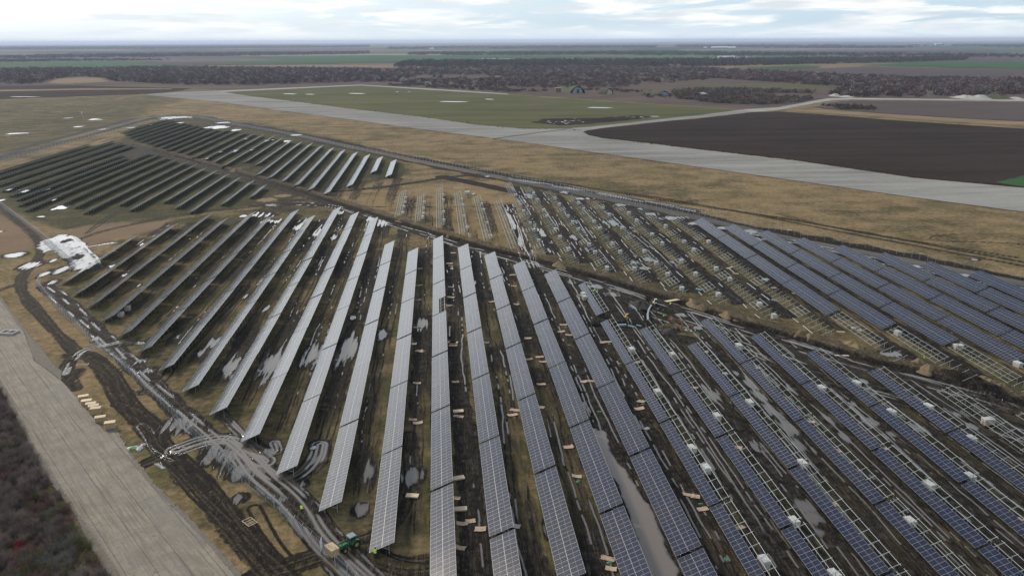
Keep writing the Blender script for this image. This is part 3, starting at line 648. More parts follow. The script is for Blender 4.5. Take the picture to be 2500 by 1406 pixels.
def ground_material():
    m = Mat('ground_soil_grass_mud')
    a = m.new('Attribute', attribute_name='ga'); b = m.new('Attribute', attribute_name='gb')
    sa = m.new('SeparateColor'); m.l.new(a.outputs['Color'], sa.inputs[0]); sb = m.new('SeparateColor'); m.l.new(b.outputs['Color'], sb.inputs[0])
    MUD, WAT, DRY, SAND = sa.outputs[0], sa.outputs[1], sa.outputs[2], a.outputs['Alpha']
    GRV, REED, GRN, RUB = sb.outputs[0], sb.outputs[1], sb.outputs[2], b.outputs['Alpha']
    p = m.pos()
    n0 = m.noise(p, 0.012, 4); n1 = m.noise(p, 0.07, 5, 0.6); n2 = m.noise(p, 0.55, 5, 0.65); n3 = m.noise(p, 3.2, 4, 0.7)
    pst = m.scaled(p, (1.6, 0.14, 1)); nst = m.noise(pst, 1.0, 5, 0.6, 0.4); nsf = m.noise(m.scaled(p, (4.5, 0.35, 1)), 1.0, 4, 0.65, 0.3)
    psx = m.scaled(p, (0.02, 0.09, 1)); nsx = m.noise(psx, 1.0, 5, 0.6)
    # grass: olive to straw
    d = m.math('ADD', DRY, m.math('MULTIPLY', m.math('SUBTRACT', n1, 0.5), 1.9))
    d = m.math('ADD', d, m.math('MULTIPLY', m.math('SUBTRACT', n0, 0.5), 1.0))
    d = m.math('ADD', d, m.math('MULTIPLY', m.math('SUBTRACT', nsx, 0.5), 1.1))
    d = m.math('ADD', d, m.math('ADD', m.math('MULTIPLY', m.math('SUBTRACT', n3, 0.5), 0.6), m.math('MULTIPLY', m.math('SUBTRACT', n2, 0.5), 0.8)))
    dd = m.ss(d, 0.0, 1.1)
    olive = m.mix(m.ss(n2, 0.35, 0.7), (0.042, 0.038, 0.018), (0.094, 0.080, 0.037))
    gp = m.noise(p, 0.028, 5, 0.6)
    straw = m.mix(m.ss(n2, 0.3, 0.75), (0.205, 0.146, 0.074), (0.34, 0.24, 0.128))
    g = m.mix(dd, olive, straw)
    g = m.mix(m.math('MULTIPLY', m.ss(gp, 0.5, 0.68), 0.6), g, (0.105, 0.098, 0.040))
    g = m.mix(m.math('MULTIPLY', GRN, 0.55), g, m.mix(n2, (0.024, 0.034, 0.015), (0.046, 0.050, 0.023)))
    g = m.mix(m.math('MULTIPLY', m.ss(n3, 0.48, 0.7), 0.55), g, (0.045, 0.037, 0.020))
    g = m.mix(m.math('MULTIPLY', m.ss(m.noise(p, 9.0, 3, 0.7), 0.5, 0.72), 0.35), g, (0.20, 0.16, 0.09))
    g = m.mix(m.math('MULTIPLY', REED, 0.8), g, m.mix(n3, (0.13, 0.085, 0.055), (0.27, 0.19, 0.13)))
    # mud
    mudc = m.mix(m.ss(n2, 0.3, 0.7), (0.007, 0.006, 0.005), (0.024, 0.019, 0.014))
    mudc = m.mix(m.math('MULTIPLY', m.ss(n3, 0.5, 0.7), 0.55), mudc, (0.046, 0.037, 0.028))
    mudc = m.mix(m.math('MULTIPLY', m.ss(nsf, 0.52, 0.7), 0.5), mudc, (0.052, 0.044, 0.036))
    rid = m.ss(m.math('ABSOLUTE', m.math('SUBTRACT', m.noise(m.scaled(p, (2.6, 0.10, 1)), 1.0, 3, 0.55, 0.5), 0.5)), 0.012, 0.04, 1.0, 0.0)
    mudc = m.mix(m.math('MULTIPLY', m.math('MULTIPLY', m.math('MULTIPLY', rid, m.ss(n2, 0.38, 0.6)), m.ss(GRN, 0.02, 0.12)), 0.7), mudc, (0.10, 0.088, 0.074))
    mf = m.math('ADD', MUD, m.math('MULTIPLY', m.math('SUBTRACT', n2, 0.5), 0.9))
    mf = m.math('ADD', mf, m.math('MULTIPLY', m.math('SUBTRACT', nst, 0.5), 0.8))
    mf = m.math('ADD', mf, m.math('MULTIPLY', m.math('SUBTRACT', n3, 0.5), 0.5))
    mf = m.ss(mf, 0.30, 0.72)
    mf = m.math('MULTIPLY', mf, m.ss(MUD, 0.02, 0.25))
    c = m.mix(mf, g, mudc)
    c = m.mix(m.math('MULTIPLY', m.math('MULTIPLY', m.ss(n3, 0.4, 0.62), RUB), 0.9), c, m.mix(n2, (0.09, 0.07, 0.045), (0.26, 0.20, 0.13)))
    c = m.mix(m.math('MULTIPLY', m.ss(m.math('ADD', SAND, m.math('SUBTRACT', n3, 0.5)), 0.25, 0.6), 0.9), c, (0.27, 0.20, 0.12))
    c = m.mix(m.math('MULTIPLY', GRV, 0.85), c, m.mix(n3, (0.075, 0.078, 0.082), (0.15, 0.15, 0.15)))
    # water film
    wf = m.math('ADD', WAT, m.math('MULTIPLY', m.math('SUBTRACT', n3, 0.5), 0.42))
    wf = m.math('ADD', wf, m.math('MULTIPLY', m.math('SUBTRACT', n2, 0.5), 0.35))
    wf = m.math('ADD', wf, m.math('MULTIPLY', m.math('SUBTRACT', nst, 0.5), 0.45))
    wf = m.math('ADD', wf, m.math('MULTIPLY', m.math('SUBTRACT', nsf, 0.5), 0.55))
    wf = m.math('ADD', wf, m.math('MULTIPLY', m.math('SUBTRACT', m.noise(m.scaled(p, (1.0, 1.0, 1.0)), 8.0, 3, 0.7), 0.5), 0.35))
    wf = m.ss(wf, 0.41, 0.53)
    wf = m.math('MULTIPLY', wf, m.ss(WAT, 0.08, 0.3))
    deep = m.ss(WAT, 0.6, 1.0)
    c = m.mix(wf, c, m.mix(deep, (0.065, 0.054, 0.043), (0.165, 0.132, 0.103)))
    # distant farmland patchwork
    pf = m.new('Mapping'); m.l.new(p, pf.inputs['Vector']); pf.inputs['Rotation'].default_value = (0, 0, 0.32); pf.inputs['Scale'].default_value = (1 / 1300, 1 / 480, 0)
    vo = m.new('TexVoronoi', distance='CHEBYCHEV', voronoi_dimensions='2D'); m.l.new(pf.outputs[0], vo.inputs['Vector']); vo.inputs['Randomness'].default_value = 0.75; vo.inputs['Scale'].default_value = 1.0
    vc = m.new('SeparateColor'); m.l.new(vo.outputs['Color'], vc.inputs[0])
    rr = m.new('ValToRGB'); rr.color_ramp.interpolation = 'CONSTANT'
    els = rr.color_ramp.elements; els[0].position = 0.0; els[0].color = (0.088, 0.064, 0.068, 1); els[1].position = 0.30; els[1].color = (0.038, 0.088, 0.036, 1)
    for ps, cl in ((0.47, (0.12, 0.095, 0.075, 1)), (0.62, (0.060, 0.046, 0.052, 1)), (0.78, (0.06, 0.13, 0.04, 1)), (0.86, (0.25, 0.2, 0.13, 1)), (0.92, (0.10, 0.11, 0.05, 1))):
        e = els.new(ps); e.color = cl
    m.l.new(vc.outputs[0], rr.inputs[0])
    nf = m.noise(p, 0.004, 5, 0.6)
    fc = m.mix(m.ss(nf, 0.5, 0.75, 0.0, 0.4), rr.outputs[0], (0.10, 0.085, 0.065))
    sp = m.new('SeparateXYZ'); m.l.new(p, sp.inputs[0])
    yy = m.math('ADD', sp.outputs[1], m.math('MULTIPLY', sp.outputs[0], 0.12))
    far = m.ss(yy, 2650, 2760)
    c = m.mix(far, c, fc)
    m.l.new(c, m.b.inputs['Base Color'])
    wet = m.math('MULTIPLY', mf, 0.22)
    rough = m.math('SUBTRACT', 0.95, wet)
    rough = m.math('MAXIMUM', m.math('MULTIPLY', rough, m.math('SUBTRACT', 1.0, m.math('MULTIPLY', wf, 1.0))), 0.045)
    m.put(m.b.inputs['Roughness'], rough)
    m.put(m.b.inputs['Specular IOR Level'], m.math('ADD', m.math('MULTIPLY', wf, 0.62), m.math('SUBTRACT', 0.06, m.math('MULTIPLY', mf, 0.03))))
    h = m.math('ADD', m.math('MULTIPLY', n3, 0.5), m.math('ADD', n2, m.math('MULTIPLY', nst, m.math('MULTIPLY', mf, 0.7))))
    h = m.math('MULTIPLY', h, m.math('SUBTRACT', 1.0, wf))
    m.bump(h, 0.9, 0.32)
    return m.m


me.materials.append(ground_material())
g_o = link('ground', me); tag(g_o, kind='structure')
del q, I
# ------------------------------------------------------------------ solar tables
TILT = 0.41; CT, ST = math.cos(TILT), math.sin(TILT)
ZLO = 0.62; MODW = 2.04; TW = 4.10; PT = 30.1; MP = 1.05; NM_ = 28; TL = NM_ * MP


def on_slope(s, y, h=0.0):
    """s metres up the slope, y along the row, h above the module plane"""
    return (s * CT - h * ST, y, ZLO + s * ST + h * CT)


def strip_mesh(s0, y0, y1, n, name):
    b = MB(); t = 0.035
    P = [on_slope(s0, y0, 0), on_slope(s0 + MODW, y0, 0), on_slope(s0 + MODW, y1, 0), on_slope(s0, y1, 0)]
    Q = [on_slope(s0, y0, -t), on_slope(s0 + MODW, y0, -t), on_slope(s0 + MODW, y1, -t), on_slope(s0, y1, -t)]
    b.quad_uv(P, [(0.0, 0), (0.0, 1), (n, 1), (n, 0)])
    b.quad_uv(Q[::-1], [(0, 0)] * 4, 1)
    for i in range(4):
        j = (i + 1) % 4; b.quad_uv([Q[i], Q[j], P[j], P[i]], [(0, 0)] * 4, 2)
    return b.mesh(name, [M['panel'], M['back'], M['steel']])


RS = (0.42, 1.52, 2.58, 3.72)          # rail positions up the slope
def rail(b, s, y0, y1, w=0.062): b.beam(on_slope(s, y0, -0.085), on_slope(s, y1, -0.085), w, 0.07, upv=(-ST, 0, CT))
def rafter(b, y, s0=0.2, s1=3.95, w=0.048): b.beam(on_slope(s0, y, -0.18), on_slope(s1, y, -0.18), w, 0.09, upv=(-ST, 0, CT))
def posts(b, y, front=True, rear=True, w=0.085):
    if front: x, _, z = on_slope(0.9, y, -0.2); b.beam((x, y, -0.3), (x, y, z), w)
    if rear: x, _, z = on_slope(3.1, y, -0.2); b.beam((x, y, -0.3), (x, y, z), w)
    x, _, z = on_slope(1.9, y, -0.2); x2 = on_slope(3.1, y, 0)[0]; b.beam((x2, y, 0.8), (x, y, z), w * 0.7)


def raf_ys(y0, y1):
    n = max(1, round((y1 - y0) / 2.9)); d = (y1 - y0 - 0.9) / n
    return [y0 + 0.45 + i * d for i in range(n + 1)]


cache = {}
def strip(kind, L_, n):
    key = (kind, round(L_, 2), n)
    if key not in cache:
        cache[key] = strip_mesh(0.0 if kind == 0 else 2.06, 0, L_, n, 'module_row')
    return cache[key]


def frame_mesh(L_, with_posts):
    key = ('f', round(L_, 2), with_posts)
    if key not in cache:
        b = MB()
        for s in RS: rail(b, s, 0.02, L_ - 0.02)
        for y in raf_ys(0, L_):
            rafter(b, y)
            if with_posts: posts(b, y)
        cache[key] = b.mesh('support_frame', M['steel'])
    return cache[key]


def part_mesh(key, fn, name):
    if key not in cache:
        b = MB(); fn(b); cache[key] = b.mesh(name, M['postshade' if name == 'post' else 'steel'])
    return cache[key]


def one_module_mesh():
    if 'mod' not in cache:
        b = MB(); t = 0.035; g = 0.012
        P = [on_slope(0, g), on_slope(MODW, g), on_slope(MODW, MP - g), on_slope(0, MP - g)]
        Q = [on_slope(0, g, -t), on_slope(MODW, g, -t), on_slope(MODW, MP - g, -t), on_slope(0, MP - g, -t)]
        b.quad_uv(P, [(0.01, 0.0), (0.01, 1.0), (0.99, 1.0), (0.99, 0)])
        b.quad_uv(Q[::-1], [(0, 0)] * 4, 1)
        for i in range(4):
            j = (i + 1) % 4; b.quad_uv([Q[i], Q[j], P[j], P[i]], [(0, 0)] * 4, 2)
        cache['mod'] = b.mesh('solar_module', [M['panel'], M['back'], M['steel']])
    return cache['mod']


def add_modules(t, n, rows):
    me1 = one_module_mesh()
    for r in rows:
        for i in range(n):
            dx, _, dz = on_slope(2.06 * r, 0); link('solar_module', me1, t, (dx, i * MP, dz - ZLO))


def frame_parts(t, L_, rails=(0, 1, 2, 3), front=True):
    """rails, rafters and posts, each a part"""
    for i in rails:
        link('rail', part_mesh(('rail', i, round(L_, 2)), lambda b: rail(b, RS[i], -0.02, L_ + 0.02), 'rail'), t)
    for y in raf_ys(0, L_):
        link('rafter', part_mesh('raf', lambda b: rafter(b, 0), 'rafter'), t, (0, y, 0))
        if front: link('post', part_mesh('postf', lambda b: b.beam((on_slope(0.9, 0)[0], 0, -0.3), (on_slope(0.9, 0)[0], 0, on_slope(0.9, 0, -0.2)[2]), 0.07), 'post'), t, (0, y, 0))
        link('post', part_mesh('postr', lambda b: b.beam((on_slope(3.1, 0)[0], 0, -0.3), (on_slope(3.1, 0)[0], 0, on_slope(3.1, 0, -0.2)[2]), 0.07), 'post'), t, (0, y, 0))


def row_phrase(k):
    if k == 0: return 'in the central row'
    return '%s row %s of centre' % (ORD[abs(k)], 'right' if k > 0 else 'left')


def settle(t):
    t.rotation_euler = (rnd.uniform(-.0025, .0025), rnd.uniform(-.007, .007), rnd.uniform(-.0012, .0012)); t.location.z += rnd.uniform(-.06, .06)


def full_table(k, y0, L_, label, group, detail, x=None, mods=28, with_posts=True):
    t = thing('solar_table', label, 'solar table', (RX(k) if x is None else x, y0, 0), 0, group)
    if x is None: settle(t)
    if detail: add_modules(t, mods, (0, 1))
    else:
        link('module_row', strip(0, L_, mods), t); link('module_row', strip(1, L_, mods), t)
    link('support_frame', frame_mesh(L_, not (detail == 2)), t)
    if detail == 2:
        for y in raf_ys(0, L_):
            link('post', part_mesh('postf', None, 'post') if 'postf' in cache else part_mesh('postf', lambda b: b.beam((on_slope(0.9, 0)[0], 0, -0.3), (on_slope(0.9, 0)[0], 0, on_slope(0.9, 0, -0.2)[2]), 0.07), 'post'), t, (0, y, 0))
            link('post', part_mesh('postr', lambda b: b.beam((on_slope(3.1, 0)[0], 0, -0.3), (on_slope(3.1, 0)[0], 0, on_slope(3.1, 0, -0.2)[2]), 0.07), 'post'), t, (0, y, 0))
    return t


def half_table(k, y0, L_, label, group, detail, mods=28):
    t = thing('solar_table', label, 'solar table', (RX(k), y0, 0), 0, group); settle(t)
    if detail: add_modules(t, mods, (0,))
    else: link('module_row', strip(0, L_, mods), t)
    frame_parts(t, L_, (0, 1, 2, 3))
    return t


def bare_table(k, y0, L_, label, group, x=None):
    t = thing('bare_table_frame', label, 'table frame', (RX(k) if x is None else x, y0, 0), 0, group)
    frame_parts(t, L_)
    return t


# block A, left of and including the central row: near and far end of every row (metres)
GA = 'finished solar tables in the near field'
A_ROWS = {-13: (254.0, 315.0), -12: (240.9, 334.0), -11: (228.4, 353.0), -10: (215.4, 342.0), -9: (202.5, 355.0), -8: (190.3, 344.5),
          -7: (177.9, 357.3), -6: (165.3, 343.5), -5: (153.1, 361.3), -4: (140.6, 348.5), -3: (127.8, 337.0), -2: (115.5, 293.5), -1: (103.5, 282.0)}
for k, (a, b) in A_ROWS.items():
    n = max(1, round((b - a + 0.7) / PT)); p = (b - a + 0.7) / n
    for i in range(n):
        y0 = a + i * p
        full_table(k, y0, p - 0.7, 'finished solar table, %s from near end, %s' % (ORD[i + 1], row_phrase(k)), GA,
                   1 if (k >= -3 and i < 2) else (2 if (i < 1 or k < -6) else 0))
def snapped(k): return 299.6 - 12.75 * k
for k in range(0, 5):
    far = snapped(k) + (0.4, -1.2, -0.5, -1.0, -0.5)[k]; i = 0
    while True:
        y0 = far - TL - i * PT
        if y0 + TL < 44: break
        if k == 0 and i == 2:
            # the table with modules still missing on its upper half
            t = thing('solar_table', 'solar table with missing modules baring its frame, central row', 'solar table', (RX(0), y0, 0), 0, GA)
            link('module_row', strip(0, TL, 28), t)
            link('module_row', strip_mesh(2.06, 12.6, TL, 16, 'module_row'), t)
            frame_parts(t, TL)
        else:
            full_table(k, y0, TL, 'finished solar table, %s from far end, %s' % (ORD[i + 1], row_phrase(k)), GA, 1 if y0 < 150 else 0)
        i += 1
# block A, right: only the lower module row mounted so far
GH = 'half finished solar tables in the near field'
H_ROWS = {5: 200.4, 6: 193.3, 7: 180.8, 8: 198.4, 9: 185.6, 10: 173.2, 11: 160.8}
t = thing('solar_table', 'short solar table with lower modules only, at the far end of the fifth row', 'solar table', (RX(5), 206.0, 0), 0, GH)
link('module_row', strip(0, 29.2, 28), t); frame_parts(t, 29.2)
for k, far in H_ROWS.items():
    i = 0
    while True:
        y0 = far - TL - i * PT
        if y0 + TL < 44: break
        half_table(k, y0, TL, 'half finished solar table, %s from far end, %s' % (ORD[i + 1], row_phrase(k)), GH, y0 < 120)
        i += 1
        if RX(k) > 0.66 * (far - i * PT + 20) + 40: break
for k, far in ((12, 149.4), (13, 137.0)):
    for i in range(2):
        bare_table(k, far - TL - i * PT, TL, 'bare table frame, %s from far end, %s' % (ORD[i + 1], row_phrase(k)), 'bare frames at the right edge')
# block B: finished tables beyond the trench on the right
GB = 'finished solar tables beyond the trench on the right'
for k in range(12, 21):
    far = 319.6 - 12.45 * (k - 12); nT = 4 if k < 20 else 2
    for i in range(nT):
        y0 = far - TL - i * PT
        full_table(k, y0, TL, 'dark blue solar table beyond the trench, %s from far end of the %s row' % (ORD[i + 1], ORD[k - 11]), GB, 0)
    if k < 16:
        bare_table(k, far - 4 * PT - 22.5, 21.8, 'bare rail frame ending the %s row of the block beyond the trench' % ORD[k - 11], 'bare frames beyond the trench')
# block C, left part: complete frames without modules
for k, (a, b) in {-2: (343.0, 402.7), -1: (330.6, 390.3), 0: (319.8, 409.5), 1: (307.2, 397.0), 2: (294.6, 384.3), 3: (282.3, 372.0), 4: (383.5, 420.0)}.items():
    n = max(1, round((b - a + 0.7) / PT)); p = (b - a + 0.7) / n; x = RX(k) + 0.9
    for i in range(n):
        bare_table(k, a + i * p, p - 0.7, 'bare table frame on brown grass, %s from near end, %s frame row' % (ORD[i + 1], ORD[k + 3]), 'bare frames behind the trench', x)
# block C, right part: rafters on their posts, a few tied by short rails
def arm_mesh():
    b = MB(); rafter(b, 0, w=0.055); posts(b, 0, w=0.05); return b.mesh('rafter_stand', M['steel'])
ARM = arm_mesh(); arms = []
for k in range(4, 12):
    a = 272 - 12.45 * (k - 4); b = (380 if k == 4 else 408 - 12.6 * (k - 5)); x = RX(k) + (0.7 if k < 8 else 0.3)
    n = round((b - a) / PT); p = (b - a) / n
    for i in range(n):
        y0 = a + i * p; ys2 = raf_ys(y0, y0 + p - 0.7); c = len(ys2) // 2 + (1 if k % 2 else -1)
        lab = 'short starter frame of rails, %s from near end of the %s post row' % (ORD[i + 1], ORD[k - 3])
        t = thing('starter_frame', lab, 'table frame', (x, ys2[c - 1], 0), 0, 'starter frames in the post rows')
        for s in RS: link('rail', part_mesh(('sr', s), lambda b_: rail(b_, s, -0.4, 5.9, 0.085), 'rail'), t)
        for j in range(3):
            link('rafter', part_mesh('raf', lambda b_: rafter(b_, 0), 'rafter'), t, (0, ys2[c - 1 + j] - ys2[c - 1], 0))
            link('post', part_mesh('postf', None, 'post'), t, (0, ys2[c - 1 + j] - ys2[c - 1], 0))
            link('post', part_mesh('postr', None, 'post'), t, (0, ys2[c - 1 + j] - ys2[c - 1], 0))
        for j, y in enumerate(ys2):
            if c - 1 <= j <= c + 1: continue
            if rnd.random() < 0.04: continue
            arms.append((x, y, k, i, j))
        # bundles of rails lying on the ground left of the stands
        yy = y0 + rnd.uniform(1, 4)
        for _ in range(rnd.choice((1, 2, 2))):
            ln = rnd.uniform(3, 7)
            if yy + ln > y0 + p: break
            bb = MB(); 
            for q in range(3): bb.box((q * 0.09 - 0.09, ln / 2, 0.05), (0.085, ln, 0.07))
            thing('rail_bundle', 'rail bundle on the ground left of the %s post row, %s bundle of bay %s' % (ORD[k - 3], ('first', 'second', 'third')[_], ORD[i + 1]), 'rails', (x - 0.9 + rnd.uniform(-.3, .2), yy, 0.08), rnd.uniform(-.08, .08), 'rail bundles on the ground', bb.mesh('rail_bundle', M['barst']))
            yy += ln + rnd.uniform(0.8, 6)
arms.sort(key=lambda q: q[1] + 0.3 * abs(q[0]))
for x, y, k, i, j in arms[:290]:
    thing('rafter_stand', 'bare rafter on posts, %s along bay %s of the %s post row' % (ORD[j + 1], ORD[i + 1], ORD[k - 3]), 'rafter stand', (x, y + rnd.uniform(-.15, .15), rnd.uniform(-.05, .05)), rnd.uniform(-.015, .015), 'rafter stands waiting for rails', ARM)
bm_ = bmesh.new()
for x, y, k, i, j in arms[290:]:
    n0_ = len(bm_.verts); bm_.from_mesh(ARM); bm_.verts.ensure_lookup_table()
    bmesh.ops.translate(bm_, vec=(x, y, 0), verts=bm_.verts[n0_:])
if arms[290:]:
    me_ = bpy.data.meshes.new('far_rafter_stands'); bm_.to_mesh(me_); me_.materials.append(M['steel'])
    thing('rafter_stands', 'rafter stands at the far end of the post rows', 'rafter stands', group=None, me=me_, kind='stuff')
bm_.free()
# rafters without rails past the near ends of block B
for k in (12, 13, 14, 15):
    far = 319.6 - 12.45 * (k - 12) - 4 * PT - 24
    for j in range(4):
        thing('rafter_stand', 'bare rafter by the trench, %s in front of the %s dark blue row' % (ORD[j + 1], ORD[k - 11]), 'rafter stand', (RX(k), far - j * 2.9, 0), 0, 'rafter stands waiting for rails', ARM)

# block D: long finished rows in the far left corner (one object per row; x, near y, far y)
D1 = [(-93.8, 396, 424.5), (-103.2, 379, 440), (-112.8, 362, 450.5), (-122.2, 374, 464.5), (-132.2, 388.5, 478), (-141.5, 371, 490.5), (-151.3, 384.7, 505),
      (-160.1, 366.4, 519), (-170, 381, 530), (-179.6, 392.5, 545), (-189.6, 376, 560.6), (-198.7, 389, 569.3), (-206.4, 403, 548), (-215, 414.5, 563.5), (-226, 429, 614),
      (-237.6, 446, 629), (-249.7, 462, 640), (-260, 478, 622)]
D2 = [(-30.4, 451.3, 510.7), (-39.9, 466.3, 526), (-49, 420.7, 537.3), (-58.3, 400, 550), (-67.9, 412, 563.3), (-77.1, 425.4, 575.7), (-86.5, 439.4, 590.3), (-95.9, 452.6, 603.8), (-104.9, 464, 614),
      (-113.8, 507, 624.5), (-123.6, 520.7, 640.3), (-133, 500.6, 654.7), (-143.2, 518.6, 666.5), (-152.7, 531.5, 680.8), (-162, 541, 691), (-173, 563.4, 710.3), (-182.4, 575, 717.6),
      (-191.8, 584, 722), (-201.2, 600, 735), (-210.6, 612, 748), (-220, 628, 760), (-229.4, 640, 772), (-238.8, 655, 786), (-248.2, 672, 804), (-257.6, 690, 815), (-267, 706, 826)]
for blk, rows, nm in (('south of the dirt road', D1, 'lower'), ('north of the dirt road', D2, 'upper')):
    for i, (x, a, b) in enumerate(rows):
        L_ = b - a; n = round(L_ / MP)
        full_table(0, a, L_, 'long solar row in the far left field, %s from right, %s block' % (ORD[i + 1], nm), 'long solar rows of the far %s block' % nm, 0, x=x, mods=n)
# ------------------------------------------------------------------ site objects
def lane_phrase(x, y):
    k = int(math.floor((x + 3.11) / PITCH_X))
    if k == 0: return 'lane right of the central row'
    return 'lane right of %s row %s of centre' % (ORD[min(30, abs(k))], 'right' if k > 0 else 'left')


def ordered(items):
    """number the items of each lane from the camera outwards -> (item, lane phrase, ordinal word)"""
    lanes = {}
    for it in items: lanes.setdefault(lane_phrase(it[0], it[1]), []).append(it)
    for ph, l in lanes.items():
        l.sort(key=lambda q: q[1])
        for i, it in enumerate(l): yield it, ph, ORD[i + 1]


# pallets of modules ------------------------------------------------
def pallet_parts(t, w, d, h, seed, opened=False):
    r = random.Random(seed)
    b = MB()
    for i in range(5): b.box((0, -d / 2 + 0.1 + i * (d - 0.2) / 4, 0.13), (w, 0.12, 0.03))
    for i in (-1, 0, 1): b.box((i * (w / 2 - 0.06), 0, 0.06), (0.1, d, 0.1))
    link('pallet_base', b.mesh('pallet_base', M['woodd']), t)
    b = MB(); b.box((0, 0, 0.16 + (h - 0.16) / 2), (w, d, h - 0.16), 0, 0, 0.98)
    for s in (-1, 1): b.box((0, s * d * 0.25, 0.16 + (h - 0.16) / 2), (w + 0.015, 0.03, h - 0.15), 0, 1)
    link('carton', b.mesh('carton', [M['wrapside'] if not opened else M['card'], M['white']]), t)
    # crumpled film hood hanging over the top edge
    bm = bmesh.new(); n = 8; V = {}
    for i in range(n + 1):
        for j in range(n + 1):
            x = (i / n - 0.5) * (w + 0.06); y = (j / n - 0.5) * (d + 0.06)
            e = 1 if i in (0, n) or j in (0, n) else 0
            V[i, j] = bm.verts.new((x, y, h + 0.02 + r.uniform(0, 0.05) - e * r.uniform(0.0, 0.03)))
    for i in range(n):
        for j in range(n): bm.faces.new((V[i, j], V[i + 1, j], V[i + 1, j + 1], V[i, j + 1]))
    ring = [(i, 0) for i in range(n)] + [(n, j) for j in range(n)] + [(n - i, n) for i in range(n)] + [(0, n - j) for j in range(n)]
    low = [bm.verts.new((V[q].co.x * 1.01, V[q].co.y * 1.01, h - r.uniform(0.1, 0.45) * (2.0 if not opened else 1))) for q in ring]
    for i in range(len(ring)):
        j = (i + 1) % len(ring); bm.faces.new((V[ring[j]], V[ring[i]], low[i], low[j]))
    me = bpy.data.meshes.new('film_cover'); bm.to_mesh(me); bm.free(); me.materials.append(M['wrap'])
    link('film_cover', me, t)


Z3 = lambda x, y: (950 + x / 6.1125, 430 + y / 6.1125)
Z4 = lambda x, y: (1300 + x / 5.407, 440 + y / 5.407)
Z5 = lambda x, y: (1500 + x / 5.407, 560 + y / 5.407)
Z8 = lambda x, y: (1700 + x / 3.125, 960 + y / 3.125)
pal = [Z3(*q) for q in ((247, 335), (238, 395), (222, 470), (207, 560), (525, 400), (513, 490), (508, 565), (503, 620), (803, 290), (808, 370), (812, 535), (818, 665), (1083, 350), (1100, 440), (1122, 605), (1160, 775), (1382, 420), (1408, 515), (1462, 700), (1512, 900), (1890, 285), (1967, 440), (2010, 525), (2105, 705), (1850, 205))]
pal += [Z4(*q) for q in ((12, 185), (57, 262), (147, 400), (192, 478), (300, 245), (357, 322), (472, 480), (532, 560), (605, 650), (20, 665), (302, 650), (365, 755), (83, 800), (605, 305), (677, 388), (815, 548), (890, 640), (1058, 838), (748, 852), (932, 370), (1017, 460), (1187, 632), (1275, 438), (1376, 535), (1580, 718), (1758, 612), (2005, 812), (1713, 843), (2130, 920), (1478, 940), (1160, 952), (828, 955), (475, 915), (1967, 1075), (983, 1165), (1348, 1172), (1785, 1245), (2153, 1240), (2425, 1170), (1635, 1095))]
pal += [Z5(*q) for q in ((1525, 665), (1915, 990), (2105, 1150), (1372, 865), (890, 785), (1245, 165))]
P2 = [(1541.5, 854), (1641.8, 867.3), (1803.9, 844.4), (1605, 956.8), (1688.8, 1094.6), (1723.4, 1144.6), (1829.6, 984), (1749.6, 1017.6), (2175.8, 1006.4), (2266, 993.6), (2372, 1072), (1958.6, 1131), (2367.8, 1163), (2268, 1185.6), (1938, 1272), (2221.6, 1272), (1864.8, 1371), (2036, 1403), (2006, 947), (2091, 937), (2192, 812), (2485, 888), (1427, 726), (1424, 718)]
P3 = [(2340, 845), (2412, 1027)]
GREYB = [(311.8, 753), (295, 768)]
rows_ = []
for i, p in enumerate(pal):
    x, y = G(p[0], p[1], 0.6)
    rows_.append((x, y, i, 'far'))
for i, p in enumerate(P2): rows_.append(G(p[0], p[1], 0.75) + (200 + i, 'near'))
for i, p in enumerate(P3): rows_.append(G(p[0], p[1], 0.75) + (300 + i, 'open'))
for i, p in enumerate(GREYB): rows_.append(G(p[0], p[1], 0.6) + (400 + i, 'grey'))
for (x, y, i, kd), ph, od in ordered(rows_):
    lab = {'far': 'white wrapped pallet', 'near': 'film covered pallet', 'open': 'wide brown pallet', 'grey': 'grey wrapped pallet'}[kd]
    t = thing('module_pallet', '%s, %s from camera, %s' % (lab, od, ph), 'pallet', (x, y, 0.0), rnd.uniform(-0.12, 0.12) + (0.2 if kd == 'near' else 0), 'pallets of modules')
    pallet_parts(t, 1.15 if kd != 'open' else 2.1, (1.35 if kd == 'far' else 1.75) if kd != 'open' else 1.3, rnd.uniform(1.15, 1.4), i, kd == 'open')
t = thing('wrapped_crate', 'large white wrapped crate with small ones beside it, on brown grass behind the bare frames', 'crate', G(1140.5, 472, 0.8) + (0,)); pallet_parts(t, 2.2, 2.4, 1.7, 900)
for dx, dy, n in ((2.9, -2.2, 'first'), (3.6, -0.6, 'second')):
    x, y = G(1140.5, 472, 0.8); t = thing('wrapped_crate', 'small white bag lying %s from the large white crate' % n, 'bag', (x + dx, y + dy, 0)); pallet_parts(t, 0.9, 0.9, 0.8, 901)


